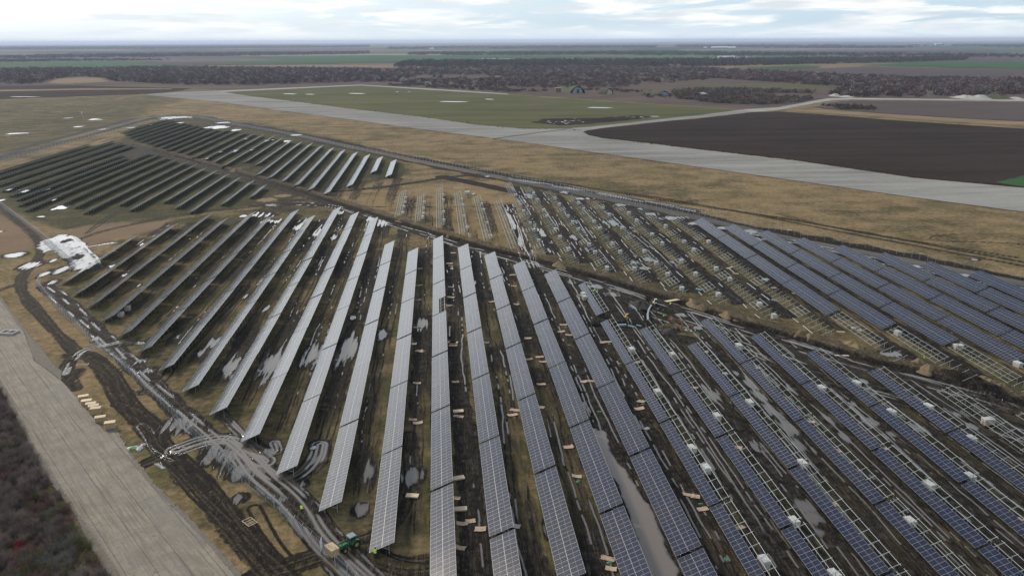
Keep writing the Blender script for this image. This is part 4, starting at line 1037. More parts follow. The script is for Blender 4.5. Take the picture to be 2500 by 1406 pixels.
# litter -------------------------------------------------------------
def sheet_mesh(w, d, seed, mat, bend=0.12, crumple=0.03, irregular=0.15):
    r = random.Random(seed); b = MB(); nx, ny = 5, 4; P = {}
    sk = r.uniform(-irregular, irregular)
    for i in range(nx + 1):
        for j in range(ny + 1):
            u, v = i / nx - 0.5, j / ny - 0.5
            x = u * d + v * sk + r.uniform(-1, 1) * irregular * 0.12 * d * (abs(u) > 0.45)
            y = v * w + r.uniform(-1, 1) * irregular * 0.14 * w * (abs(v) > 0.45)
            P[i, j] = (x, y, 0.06 + bend * (u * u * 4) * (1 if seed % 2 else 0.3) + r.uniform(0, crumple))
    base = len(b.v)
    for z in (0, -0.015):
        for i in range(nx + 1):
            for j in range(ny + 1): q = P[i, j]; b.v.append((q[0], q[1], q[2] + z))
    I = lambda i, j, l: base + l * (nx + 1) * (ny + 1) + i * (ny + 1) + j
    for i in range(nx):
        for j in range(ny):
            b.f.append((I(i, j, 0), I(i + 1, j, 0), I(i + 1, j + 1, 0), I(i, j + 1, 0))); b.mi.append(0)
            b.f.append((I(i, j, 1), I(i, j + 1, 1), I(i + 1, j + 1, 1), I(i + 1, j, 1))); b.mi.append(0)
    return b.mesh('sheet', mat)


def lump_mesh(r0, h, seed, mat, n=14, m=8):
    r = random.Random(seed); b = MB()
    for j in range(m + 1):
        t = j / m * math.pi * 0.5
        for i in range(n):
            a = 2 * math.pi * i / n; rr = r0 * math.cos(t) * (1 + r.uniform(-.22, .22)) * (1 + 0.25 * math.sin(2 * a + seed)); b.v.append((rr * math.cos(a), rr * math.sin(a), h * math.sin(t) * (1 + r.uniform(-.12, .12)) - 0.03))
    for j in range(m):
        for i in range(n): k2 = (i + 1) % n; b.f.append((j * n + i, j * n + k2, (j + 1) * n + k2, (j + 1) * n + i)); b.mi.append(0)
    return b.mesh('lump', mat)


R5 = lambda x, y: (1000 + x / 3.906, 740 + y / 3.906)
R6 = lambda x, y: (1100 + x / 3.906, 1046 + y / 3.906)
R5a = lambda x, y: (600 + x / 3.514, 460 + y / 3.514)
R7 = lambda x, y: (1400 + x / 4.135, 640 + y / 4.135)
lit = []   # pixel, kind, width(across view), depth
for q in ((380, 20), (68, 230), (95, 457), (70, 762), (30, 1108), (78, 1140), (415, 402), (437, 750), (468, 1078), (1020, 12), (1130, 333), (1137, 535), (1240, 512), (1275, 558), (1255, 772), (1655, 748), (1725, 742), (1445, 272), (1520, 303), (1468, 207), (1850, 372), (1895, 368), (2210, 935), (2190, 1005), (1005, 1018), (980, 1065), (1250, 990), (1515, 1370)): lit.append((R5(*q), 'c'))
for q in ((1525, 397), (1490, 228), (1905, 385), (2008, 572), (2225, 960), (1810, 1030)): lit.append((R5(*q), 'g'))
for q in ((735, 375), (42, 388)): lit.append((R5(*q), 's'))
for q in ((405, 378), (465, 1033)): lit.append((R5(*q), 'w'))
for q in ((1128, 175), (1205, 455), (1500, 1235), (1530, 1335), (2335, 645), (2270, 632), (2405, 765), (90, 1135), (285, 955), (110, 905), (190, 880), (45, 660)): lit.append((R6(*q), 'c'))
for q in ((1215, 500), (1515, 1272), (2385, 715)): lit.append((R6(*q), 'g'))
for q in ((95, 770), (75, 475)): lit.append((R6(*q), 'w'))
lit.append((R6(625, 930), 's'))
for q in ((1780, 553), (1758, 665), (1495, 688), (1485, 833), (1760, 845), (1745, 1005), (1480, 955), (1468, 1192), (1780, 1345), (1490, 1392), (2300, 837), (2110, 972), (2290, 742), (2325, 995), (2420, 1285)): lit.append((R5a(*q), 'c'))
for q in ((1748, 648), (1760, 938), (1785, 1325)): lit.append((R5a(*q), 'w'))
for q in ((1443, 1332), (2065, 1322)): lit.append((R5a(*q), 's'))
lit.append(((1006.7, 1211), 'w'))
for q in ((85, 338), (640, 1010), (1215, 1265)): lit.append((R7(*q), 'c'))
lit.append((R7(655, 1062), 'g')); lit.append((R7(1345, 905), 'b')); lit.append((R7(1530, 1122), 'b')); lit.append((R7(1865, 1070), 'b'))
for q in ((305, 410), (865, 215), (1075, 440), (1430, 425), (1045, 850), (325, 1025), (2450, 960)): lit.append((Z8(*q), 'c'))
for q in ((1095, 915), (335, 1080), (230, 1260)): lit.append((Z8(*q), 'g'))
for p in ((764.8, 1092.9), (1579, 1046), (2085, 800), (2100, 806)): lit.append((p, 'b'))
for p in ((2053, 810), (1889, 703), (1778, 655), (1785, 652), (1796, 668), (1940, 716), (1927, 562)): lit.append((p, 'c'))
its = [G(p[0], p[1], 0.05) + (i, kd) for i, (p, kd) in enumerate(lit)]
NMK = {'c': ('flattened_cardboard', 'flattened brown cardboard', 'cardboard'), 'g': ('film_scrap', 'scrap of green film', 'plastic film'), 's': ('cover_sheet', 'dull grey sheet', 'sheet'),
       'w': ('flat_crate', 'low white topped crate', 'crate'), 'b': ('plastic_bag', 'white plastic bag', 'bag')}
for kd in 'cgswb':
    for (x, y, i, _), ph, od in ordered([q for q in its if q[3] == kd]):
        r = random.Random(i); nm, lb, ct = NMK[kd]
        lab = '%s %s from camera, %s' % (od, lb, ph)
        if kd == 'c': me = sheet_mesh(r.uniform(0.9, 1.3), r.uniform(1.5, 2.2), i, M['card'], irregular=0.3)
        elif kd == 'g': me = lump_mesh(0.38, 0.14, i, M['greenp'])
        elif kd == 's': me = sheet_mesh(1.1, 1.4, i, M['wrapside'])
        elif kd == 'b': me = lump_mesh(0.55, 0.32, i, M['wrap'])
        else: me = None
        t = thing(nm, lab, ct, (x, y, 0.0), r.uniform(-0.5, 0.3), 'things left in the lanes', me)
        if kd == 'w':
            b = MB(); b.box((0, 0, 0.14), (2.1, 1.1, 0.2)); link('crate_body', b.mesh('crate_body', M['card']), t)
            b = MB(); b.box((0, 0, 0.27), (2.15, 1.15, 0.05)); link('lid', b.mesh('lid', M['wood']), t)

# wooden crates by the road ---------------------------------------------
def wood_stack(t, n, w=2.1, d=1.3, hh=0.34, seed=0):
    r = random.Random(seed)
    for i in range(n):
        b = MB(); z = 0.02 + i * hh; o = r.uniform(-.04, .04)
        for s in (-1, 0, 1): b.box((o, s * (d / 2 - 0.06), z + 0.05), (w, 0.1, 0.09))
        for s in (-1, -.5, 0, .5, 1): b.box((o + s * (w / 2 - 0.06), 0, z + 0.115), (0.1, d, 0.03))
        b.box((o, 0, z + 0.21), (w - 0.1, d - 0.1, 0.16))
        link('crate_layer', b.mesh('crate_layer', M['woodd']), t)
    b = MB(); b.box((0, 0, n * hh + 0.03), (w + 0.04, d + 0.04, 0.05)); link('lid', b.mesh('lid', M['wood']), t)


rdir = math.atan2(*(np.array(G(256, 1055)) - np.array(G(153, 933)))[::-1])
for (px, py), n, lb in (((203.5, 968), 3, 'farthest'), ((211, 979), 3, 'second farthest'), ((221.5, 986), 3, 'third farthest'), ((229, 995), 4, 'fourth farthest'), ((234, 1001), 4, 'third nearest'), ((244.5, 1019), 3, 'second nearest'), ((268.8, 1036), 4, 'nearest and separate')):
    t = thing('wooden_crate', '%s pale wooden crate stack beside the concrete road' % lb, 'crate', G(px, py, 0.8) + (0.0,), rdir + rnd.uniform(-.1, .1) + 1.2, 'wooden crates by the road')
    wood_stack(t, n, 2.0, 1.2, seed=n + int(px))
t = thing('timber_pallet', 'open pale wooden frame lying on the grass left of the gate', 'frame', G(610, 1273, 0.05) + (0,), -0.85)
for s in (-1, 1):
    b = MB(); b.box((0, s * 0.75, 0.05), (2.2, 0.09, 0.09)); link('side_bar', b.mesh('side_bar', M['wood']), t)
for s in (-1, -.3, .25, .6, 1):
    b = MB(); b.box((s * 1.05, 0, 0.1), (0.08, 1.5, 0.05)); link('cross_bar', b.mesh('cross_bar', M['wood']), t)
t = thing('timber_pallet', 'narrow wooden frame in the grass inside the muddy loop track', 'frame', G(202, 890.7, 0.05) + (0,), 0.1)
for s in (-1, 1):
    b = MB(); b.box((0, s * 0.45, 0.07), (2.6, 0.12, 0.12)); link('side_bar', b.mesh('side_bar', M['wood']), t)
    b = MB(); b.box((s * 1.25, 0, 0.13), (0.1, 0.95, 0.08)); link('cross_bar', b.mesh('cross_bar', M['wood']), t)
t = thing('steel_bar_pile', 'loose steel bars crossed on the grass by the road edge', 'bars', G(391, 1137, 0.05) + (0,), 0)
for a, o in ((-1.0, 0), (-1.1, 0.25), (-0.78, -0.3), (-0.7, 0.1), (-0.72, -0.05)):
    b = MB(); b.box((0, 0, 0.08), (3.0, 0.06, 0.06)); link('bar', b.mesh('bar', M['barst']), t, (o, o * 0.5, 0.04 * abs(o)), a)
x, y = G(22, 812, 0.3)
t = thing('concrete_frame', 'low concrete frame with two openings standing on the road edge', 'concrete frame', (x, y, 0), -0.25)
b = MB()
for s in (-1, 1): b.box((0, s * 1.2, 0.4), (4.2, 0.45, 0.5)); b.box((s * 1.9, 0, 0.4), (0.4, 1.95, 0.5))
b.box((0, 0, 0.4), (0.35, 1.95, 0.5)); b.box((0, 0, 0.1), (3.2, 2.2, 0.12)); link('rim', b.mesh('rim', M['concgrey']), t)
b = MB(); b.box((0, 0, 0.06), (4.0, 2.6, 0.1)); link('base_slab', b.mesh('base_slab', M['concgrey']), t)
thing('plastic_bag', 'large white bag heaped beside the road next to green netting', 'bag', G(340, 1094, 0.2) + (0,), 0, None, lump_mesh(0.65, 0.55, 5, M['wrap']))
thing('plastic_bag', 'smaller white bag behind the large one beside the road', 'bag', G(349, 1084, 0.2) + (0,), 0, None, lump_mesh(0.45, 0.35, 6, M['wrap']))
thing('green_netting', 'crumpled green netting at the edge of the concrete road', 'netting', G(323, 1092, 0.1) + (0,), 0.4, None, lump_mesh(0.95, 0.3, 8, M['greenp']))


# mounds -----------------------------------------------------------------
def mound(px, py, rx, ry, h, mat, lab, name='sand_pile', seed=1, cat='pile'):
    x0, y0 = G(px, py, 0.3)
    if name == 'sand_pile': rx *= 0.8; ry *= 0.85
    rw = abs(G(px + rx, py)[0] - x0); rd = abs(G(px, py - ry)[1] - y0) * 0.8; n = 26; m = 10; b = MB(); r = random.Random(seed)
    off = [r.uniform(0, 6) for _ in range(6)]
    b.v.append((0, 0, h))
    for j in range(1, m + 1):
        u = j / m
        for i in range(n):
            a = 2 * math.pi * i / n; k = 1 + 0.18 * math.sin(2 * a + off[0]) + 0.10 * math.sin(5 * a + off[1]) + r.uniform(-.05, .05)
            z = h * (0.5 + 0.5 * math.cos(math.pi * u)) * (1 + 0.25 * math.sin(3 * a + off[2]) * u * (1 - u) * 3) + r.uniform(-.06, .06) * h
            b.v.append((rw * u * k * math.cos(a), rd * u * k * math.sin(a), z if j < m else -0.25))
    for i in range(n): b.f.append((0, 1 + i, 1 + (i + 1) % n)); b.mi.append(0)
    for j in range(m - 1):
        for i in range(n): a, c = 1 + j * n + i, 1 + j * n + (i + 1) % n; b.f.append((a, a + n, c + n, c)); b.mi.append(0)
    me = b.mesh(name, mat, True)
    return thing(name, lab, cat, (x0, y0, 0), 0, 'heaps along the trench' if name == 'sand_pile' else None, me)


for i, q in enumerate([(1690, 738, 20, 14, 1.2), (1715, 748, 20, 10, .9), (1775, 765, 22, 12, .9), (1955, 814, 20, 10, 1.1), (1978, 822, 16, 9, 1.2), (2083, 840, 22, 12, 1.2), (2094, 853, 22, 14, 1.5), (2243, 887, 24, 15, 1.4), (2266, 902, 24, 15, 1.5), (2402, 926, 20, 10, 1.1), (2420, 935, 20, 12, 1.2), (2446, 948, 22, 15, 1.5), (1365, 646, 18, 11, 1.1), (985, 535, 22, 9, 1.0), (1000, 540, 14, 6, .8), (1095, 570, 9, 8, 1.2), (1152, 579, 12, 10, 1.4), (1163, 588, 8, 7, 1.1), (1216, 600, 14, 9, .9), (1055, 556, 12, 5, .7), (1640, 715, 30, 8, .7), (1815, 776, 24, 8, .8)]):
    mound(*q, M['sand'], '%s heap of sandy soil along the trench counted from the left' % ORD[sorted([1690, 1715, 1775, 1955, 1978, 2083, 2094, 2243, 2266, 2402, 2420, 2446, 1365, 985, 1000, 1095, 1152, 1163, 1216, 1055, 1640, 1815]).index(q[0]) + 1], seed=i)
mound(1565, 742, 22, 11, 1.4, M['soil'], 'dark soil heap left of the digger with the raised boom', 'soil_heap', 50)
mound(1640, 806, 18, 9, 0.9, M['soil'], 'dark soil heap in front of the cable drums', 'soil_heap', 51)
mound(575, 414, 14, 5, 1.3, M['sand'], 'brown earth heap in the far field by the dirt road', 'earth_heap', 52)

# cable drums -------------------------------------------------------------
for (px, py), rz, R, lb in (((1640, 781), 0.5, 0.82, 'leftmost, beside a worker'), ((1662, 786), 1.0, 0.85, 'back one of the touching pair'), ((1660, 800), 0.75, 0.82, 'front one of the touching pair'), ((1687.7, 797), 1.0, 0.78, 'rightmost, with white bags at its foot')):
    x, y = G(px, py, R); t = thing('cable_drum', 'wooden cable drum, %s' % lb, 'cable drum', (x, y, 0), rz, 'cable drums')
    for s in (-1, 1):
        b = MB(); b.cyl((0, s * 0.42, R), (0, s * 0.50, R), R, n=28); link('flange', b.mesh('flange', M['drum']), t)
    b = MB(); b.cyl((0, -0.42, R), (0, 0.42, R), R * 0.78, n=24); link('winding', b.mesh('winding', M['drumw']), t)
    b = MB(); b.cyl((0, -0.55, R), (0, 0.55, R), 0.1, n=10); link('axle', b.mesh('axle', M['black']), t)
for (px, py), s in (((1676, 805), 0.4), ((1684, 803), 0.35), ((1688, 807), 0.3), ((1697, 806), 0.25)):
    thing('plastic_bag', 'small white bag at the foot of the cable drums', 'bag', G(px, py, 0.1) + (0,), 0, 'white bags at the cable drums', lump_mesh(s, s * 0.8, int(px), M['wrap']))
for (px, py), rz, d, lb in (((1517.8, 793), 0.05, (2.6, .6, .35), 'broad teal wrapped bundle lying across the fifth lane end'), ((1540.5, 796), -0.62, (1.9, .4, .3), 'teal wrapped bundle right of the broad one'), ((1559.7, 794), -0.68, (1.5, .3, .25), 'narrow teal wrapped bundle left of the soil heap'), ((1705.5, 706), -1.05, (2.0, .5, .3), 'teal wrapped bundle among the post rows'), ((1892, 733), -0.95, (2.4, .4, .25), 'teal wrapped bundle left of the eighth post row')):
    x, y = G(px, py, 0.3); t = thing('wrapped_bundle', lb, 'bundle', (x, y, 0), rz, 'teal wrapped bundles')
    b = MB(); b.box((0, 0, d[2] / 2 + 0.12), d, 0, 0, 0.96); link('film', b.mesh('film', M['teal']), t)
    for s in (-.35, 0, .35):
        b = MB(); b.box((s * d[0], 0, 0.06), (0.12, d[1] * 1.05, 0.12)); link('bearer', b.mesh('bearer', M['woodd']), t)
pp = [G(*q) for q in ((1590, 746), (1584, 756), (1581, 768), (1582, 782))]
b = MB()
for k2 in range(len(pp) - 1):
    a0, a1 = pp[k2], pp[k2 + 1]; b.hexa([(a0[0] - .3, a0[1], 0.02), (a0[0] + .3, a0[1], 0.02), (a1[0] + .3, a1[1], 0.02), (a1[0] - .3, a1[1], 0.02), (a0[0] - .22, a0[1], 0.3), (a0[0] + .22, a0[1], 0.3), (a1[0] + .22, a1[1], 0.3), (a1[0] - .22, a1[1], 0.3)])
thing('covered_pipe', 'pale curved pipe wrapped in foil along the short cross trench', 'pipe', group=None, me=b.mesh('covered_pipe', M['foil']))
t = thing('flat_board', 'pale board lying tilted on the trench bank behind a worker in yellow', 'board', G(1641.5, 733, 0.3) + (0.25,), 0.35, None, sheet_mesh(1.4, 5.0, 2, M['wood'], 0.02, 0.01, 0.05))
thing('flat_board', 'pale board lying in the mud right of the trench road', 'board', G(2055, 867, 0.1) + (0.0,), -0.15, None, sheet_mesh(0.8, 3.4, 3, M['wrapside'], 0.02, 0.01, 0.05))


# people ------------------------------------------------------------------
def person(px, py, rz, label, top, legs, pose='stand', hat=None):
    x, y = G(px, py, 0.9)
    t = thing('person', label, 'person', (x, y, 0.0), rz)
    bend = {'stand': 0.0, 'bend': 0.75, 'walk': 0.12, 'reach': 0.2}[pose]
    V, E, R_ = [], [], []
    def add(p, r, par=None):
        V.append(p); R_.append(r)
        if par is not None: E.append((par, len(V) - 1))
        return len(V) - 1
    hip = add((0, 0, 0.95), 0.14)
    def tb(s, z, side=0.0): return (s + math.sin(bend) * (z - 0.95), side, 0.95 + math.cos(bend) * (z - 0.95))
    belly = add(tb(0, 1.12), 0.135, hip); chest = add(tb(0, 1.34), 0.155, belly); neck = add(tb(0.0, 1.50), 0.06, chest)
    h1 = add(tb(0.02, 1.60), 0.085, neck); h2 = add(tb(0.03, 1.72), 0.075, h1)
    hands = []
    for s in (-1, 1):
        fwd = 0.22 if (pose == 'walk' and s > 0) else (-0.18 if pose == 'walk' else 0.05)
        st = s * 0.10
        kn = add((0.06 + fwd * 0.6, st * 1.1, 0.50), 0.072, add((0.0, st, 0.86), 0.095, hip))
        an = add((fwd, st * 1.2, 0.09), 0.045, kn); add((fwd + 0.15, st * 1.3, 0.04), 0.04, an)
        sh = add(tb(0, 1.42, s * 0.19), 0.06, chest)
        e = tb(0.02, 1.16, s * 0.25); e = (e[0] + (0.12 if pose != 'stand' else 0.02), e[1], e[2])
        el = add(e, 0.045, sh)
        wpos = (e[0] + (0.24 if pose in ('bend', 'reach') else 0.1), e[1] * 0.95, e[2] - (0.12 if pose == 'reach' else 0.22))
        wr = add(wpos, 0.03, el); pm = add((wpos[0] + 0.04, wpos[1], wpos[2] - 0.07), 0.034, wr)
        for f in range(4): add((wpos[0] + 0.06, wpos[1] + (f - 1.5) * 0.021, wpos[2] - 0.15 + abs(f - 1.5) * 0.01), 0.009, pm)
        add((wpos[0] + 0.09, wpos[1] - s * 0.03, wpos[2] - 0.09), 0.010, pm)
    me = bpy.data.meshes.new('body'); me.from_pydata(V, E, []); o = link('body', me, t)
    o.modifiers.new('skin', 'SKIN')
    for i, r in enumerate(R_):
        me.skin_vertices[0].data[i].radius = (r, r); me.skin_vertices[0].data[i].use_root = (i == 0)
    sb = o.modifiers.new('sub', 'SUBSURF'); sb.levels = 1; sb.render_levels = 1
    me.materials.append(M[legs])
    # jacket or vest over the torso
    b = MB(); n = 10; rings = ((0.92, .175, .21), (1.1, .165, .20), (1.32, .175, .235), (1.44, .13, .20), (1.5, .07, .09))
    for z, rx, ry in rings:
        for i in range(n):
            a = 2 * math.pi * i / n; c = tb(0, z); b.v.append((c[0] + math.cos(a) * rx * math.cos(bend), math.sin(a) * ry, c[2] - math.cos(a) * rx * math.sin(bend)))
    for j in range(len(rings) - 1):
        for i in range(n): k2 = (i + 1) % n; b.f.append((j * n + i, j * n + k2, (j + 1) * n + k2, (j + 1) * n + i)); b.mi.append(0)
    link('jacket', b.mesh('jacket', M[top], True), t)
    c = tb(0.03, 1.70); b = MB(); b.cyl((c[0], 0, c[2] - 0.02), (c[0], 0, c[2] + 0.10), 0.125, 0.07, 12)
    link('helmet' if hat else 'hair', b.mesh('helmet', M[hat or 'black'], True), t)
    b = MB(); b.box((c[0] + 0.07, 0, c[2] - 0.09), (0.06, 0.12, 0.16)); link('face', b.mesh('face', M['skin']), t)


person(915.5, 1349, 1.2, 'person in a yellow vest standing under the near end of a finished table', 'hivis', 'cloth', 'reach')
person(1449, 711, 0.3, 'person in dark trousers and yellow vest at a pallet, left of another', 'hivis', 'cloth', 'bend')
person(1458, 713, 2.6, 'person in bright yellow jacket right of another at the short half table', 'hivis', 'cloth', 'stand', 'white')
person(1018, 731, 0.0, 'person in blue beside flattened cardboard right of the first row left of centre', 'bluec', 'bluec', 'bend')
person(1542, 759, 1.4, 'person in blue overalls standing behind the small digger', 'bluec', 'bluec', 'stand')
person(1561.5, 757, -1.2, 'person in a green jacket walking left of the cross trench', 'hivisg', 'cloth', 'walk')
person(1602.4, 759, 0.4, 'person in dark clothes with pale hat behind the excavator bucket', 'cloth', 'cloth', 'bend', 'white')
person(1612, 755, -2.0, 'person in dark clothes right of the excavator', 'cloth', 'cloth', 'stand')
person(1620, 772, 1.9, 'person in yellow vest left of the leftmost cable drum', 'hivis', 'cloth', 'stand')
person(1619, 763, -1.4, 'person in dark jacket just behind the yellow vest by the drums', 'cloth', 'cloth', 'stand', 'orange')
person(1635.5, 742.5, 0.1, 'person in yellow vest bending in front of the pale board', 'hivis', 'cloth', 'bend')
person(2257, 874, 2.7, 'person in a yellow vest working at the bare frames beyond the trench', 'hivis', 'cloth', 'bend')
person(737, 1242, 2.0, 'person in a yellow jacket crouching at the wet track near the fence', 'hivis', 'cloth', 'bend')


# machines ------------------------------------------------------------------
def wheel(t, x, y, r, w, rim='rim'):
    b = MB(); b.cyl((x, y - w / 2, r), (x, y + w / 2, r), r, n=26)
    for i in range(20):
        a = 2 * math.pi * i / 20; b.box((x + math.cos(a) * r, y, r + math.sin(a) * r), (0.07, w * 0.96, 0.07))
    wh = link('wheel', b.mesh('wheel', M['rubber']), t)
    b = MB(); s = 1 if y > 0 else -1; b.cyl((x, y - s * w * 0.4, r), (x, y + s * (w / 2 + 0.02), r), r * 0.52, r * 0.45, n=18)
    link('rim', b.mesh('rim', M[rim]), wh)


a_ = np.array(G(818, 1342, 0.8)); b_ = np.array(G(862, 1318, 1.0)); hd = math.atan2(a_[1] - b_[1], a_[0] - b_[0])
c_ = np.array(G(851, 1324, 1.0))
t = thing('tractor', 'green front loader tractor carrying a stack of wooden crates by the gate', 'tractor', (c_[0], c_[1], 0), hd)
for s in (-1, 1):
    wheel(t, -1.0, s * 0.85, 0.82, 0.48); wheel(t, 1.25, s * 0.78, 0.52, 0.34)
b = MB(); b.box((1.15, 0, 1.12), (1.75, 0.72, 0.62), 0, 0, 0.88); b.box((0.2, 0, 0.8), (2.6, 0.42, 0.4)); link('hood', b.mesh('hood', M['green']), t)
for s in (-1, 1):
    b = MB()
    for i in range(7):
        a = math.pi * (0.12 + 0.76 * i / 6); a2 = math.pi * (0.12 + 0.76 * (i + 1) / 6)
        if i < 6: b.beam((-1.0 + math.cos(a) * 0.95, s * 0.86, 0.82 + math.sin(a) * 0.95), (-1.0 + math.cos(a2) * 0.95, s * 0.86, 0.82 + math.sin(a2) * 0.95), 0.55, 0.05)
    link('fender', b.mesh('fender', M['green']), t)
b = MB(); b.box((-0.65, 0, 1.85), (1.15, 1.15, 0.95), 0, 0, 0.92); cb = link('cab', b.mesh('cab', M['glass']), t)
b = MB()
for sx in (-1, 1):
    for sy in (-1, 1): b.beam((-0.65 + sx * 0.58, sy * 0.58, 1.35), (-0.65 + sx * 0.53, sy * 0.53, 2.35), 0.07)
b.box((-0.65, 0, 1.36), (1.25, 1.25, 0.12)); link('cab_frame', b.mesh('cab_frame', M['green']), cb)
b = MB(); b.box((-0.62, 0, 2.40), (1.45, 1.40, 0.13), 0, 0, 0.9); link('roof', b.mesh('roof', M['roofg']), cb)
b = MB(); b.cyl((1.5, 0.3, 1.4), (1.5, 0.3, 2.0), 0.05); link('exhaust', b.mesh('exhaust', M['black']), t)
for s in (-1, 1):
    b = MB(); b.beam((0.35, s * 0.52, 1.6), (1.6, s * 0.52, 1.45), 0.11, 0.18); b.beam((1.6, s * 0.52, 1.45), (2.45, s * 0.52, 0.75), 0.11, 0.16); b.beam((0.6, s * 0.52, 0.9), (1.5, s * 0.52, 1.3), 0.08); link('loader_arm', b.mesh('loader_arm', M['green']), t)
b = MB(); b.box((2.5, 0, 0.85), (0.08, 1.3, 0.7)); b.box((3.1, 0.35, 0.5), (1.25, 0.12, 0.06)); b.box((3.1, -0.35, 0.5), (1.25, 0.12, 0.06)); link('pallet_fork', b.mesh('pallet_fork', M['black']), t)
b = MB(); b.box((-1.6, 0, 0.9), (0.35, 0.7, 0.5)); link('rear_weight', b.mesh('rear_weight', M['black']), t)
t.scale = (0.86, 0.86, 0.86)
q_ = Matrix.Rotation(hd, 3, 'Z') @ Vector((2.85, 0, 0))
t = thing('crate_stack', 'tall stack of wooden crates carried on the tractor fork', 'crate', (c_[0] + q_.x, c_[1] + q_.y, 0.45), hd + math.pi / 2); wood_stack(t, 5, 2.0, 1.3, 0.24, 9)


def digger(px, py, rz, label, s=1.0, col='white'):
    x, y = G(px, py, 0.8); t = thing('mini_excavator', label, 'excavator', (x, y, 0), rz)
    for sd_ in (-1, 1):
        b = MB(); b.box((0, sd_ * 0.75 * s, 0.3 * s), (1.7 * s, 0.38 * s, 0.5 * s))
        for e in (-1, 1): b.cyl((e * 0.85 * s, sd_ * 0.56 * s, 0.3 * s), (e * 0.85 * s, sd_ * 0.94 * s, 0.3 * s), 0.25 * s, n=14)
        link('crawler_track', b.mesh('crawler_track', M['rubber']), t)
    b = MB(); b.box((-0.25 * s, 0, 0.9 * s), (1.6 * s, 1.5 * s, 0.55 * s), 0, 0, 0.92); link('body', b.mesh('body', M[col]), t)
    b = MB(); b.box((0.05 * s, 0.25 * s, 1.7 * s), (1.0 * s, 0.85 * s, 1.1 * s), 0, 0, 0.93); cb = link('cab', b.mesh('cab', M['glass']), t)
    b = MB(); b.box((0.05 * s, 0.25 * s, 2.3 * s), (1.1 * s, 0.95 * s, 0.1 * s)); link('roof', b.mesh('roof', M[col]), cb)
    b = MB(); b.beam((0.6 * s, -0.35 * s, 1.0 * s), (1.5 * s, -0.35 * s, 2.5 * s), 0.2 * s, 0.28 * s); b.beam((1.5 * s, -0.35 * s, 2.5 * s), (2.4 * s, -0.35 * s, 2.3 * s), 0.18 * s, 0.24 * s); link('boom', b.mesh('boom', M[col]), t)
    b = MB(); b.beam((2.4 * s, -0.35 * s, 2.35 * s), (2.9 * s, -0.35 * s, 0.9 * s), 0.15 * s, 0.2 * s); st = link('stick', b.mesh('stick', M['yellow' if col == 'white' else col]), t)
    b = MB(); b.box((2.95 * s, -0.35 * s, 0.65 * s), (0.5 * s, 0.6 * s, 0.5 * s), 0, 0, 0.7); link('bucket', b.mesh('bucket', M['black']), st)


digger(1599, 737, -1.75, 'white mini excavator with its bucket towards the camera by the cross trench', 0.72)
digger(1530, 771, -1.6, 'small dark excavator with yellow arms right of the fifth row end', 0.6, 'yellow')
digger(1555.8, 566.3, 2.9, 'orange mini machine standing among the post rows', 0.42, 'orange')

# concrete road, lower left ---------------------------------------------------
def flat_sheet(name, pts, z, mat, kind='structure', world_pts=False, sub=0, jag=0.0, label=None, cat=None, group=None):
    P = pts if world_pts else [G(*p) for p in pts]
    if jag:
        r = random.Random(len(pts)); Q = []
        for i, a in enumerate(P):
            c = P[(i + 1) % len(P)]; ln = math.dist(a, c); n = max(1, min(60, int(ln / (jag * 2.5))))
            for j in range(n):
                t = j / n; Q.append((a[0] + (c[0] - a[0]) * t + r.uniform(-jag, jag), a[1] + (c[1] - a[1]) * t + r.uniform(-jag, jag)))
        P = Q
    bm = bmesh.new(); vs_ = [bm.verts.new((p[0], p[1], z)) for p in P]
    f = bm.faces.new(vs_); f.normal_update()
    if sum(P[i][0] * P[(i + 1) % len(P)][1] - P[(i + 1) % len(P)][0] * P[i][1] for i in range(len(P))) < 0: f.normal_flip()
    f.normal_update()
    bmesh.ops.triangulate(bm, faces=bm.faces[:], ngon_method='EAR_CLIP')
    me = bpy.data.meshes.new(name); bm.to_mesh(me); bm.free(); me.materials.append(mat)
    o = link(name, me); tag(o, label, cat, group, kind)
    return o


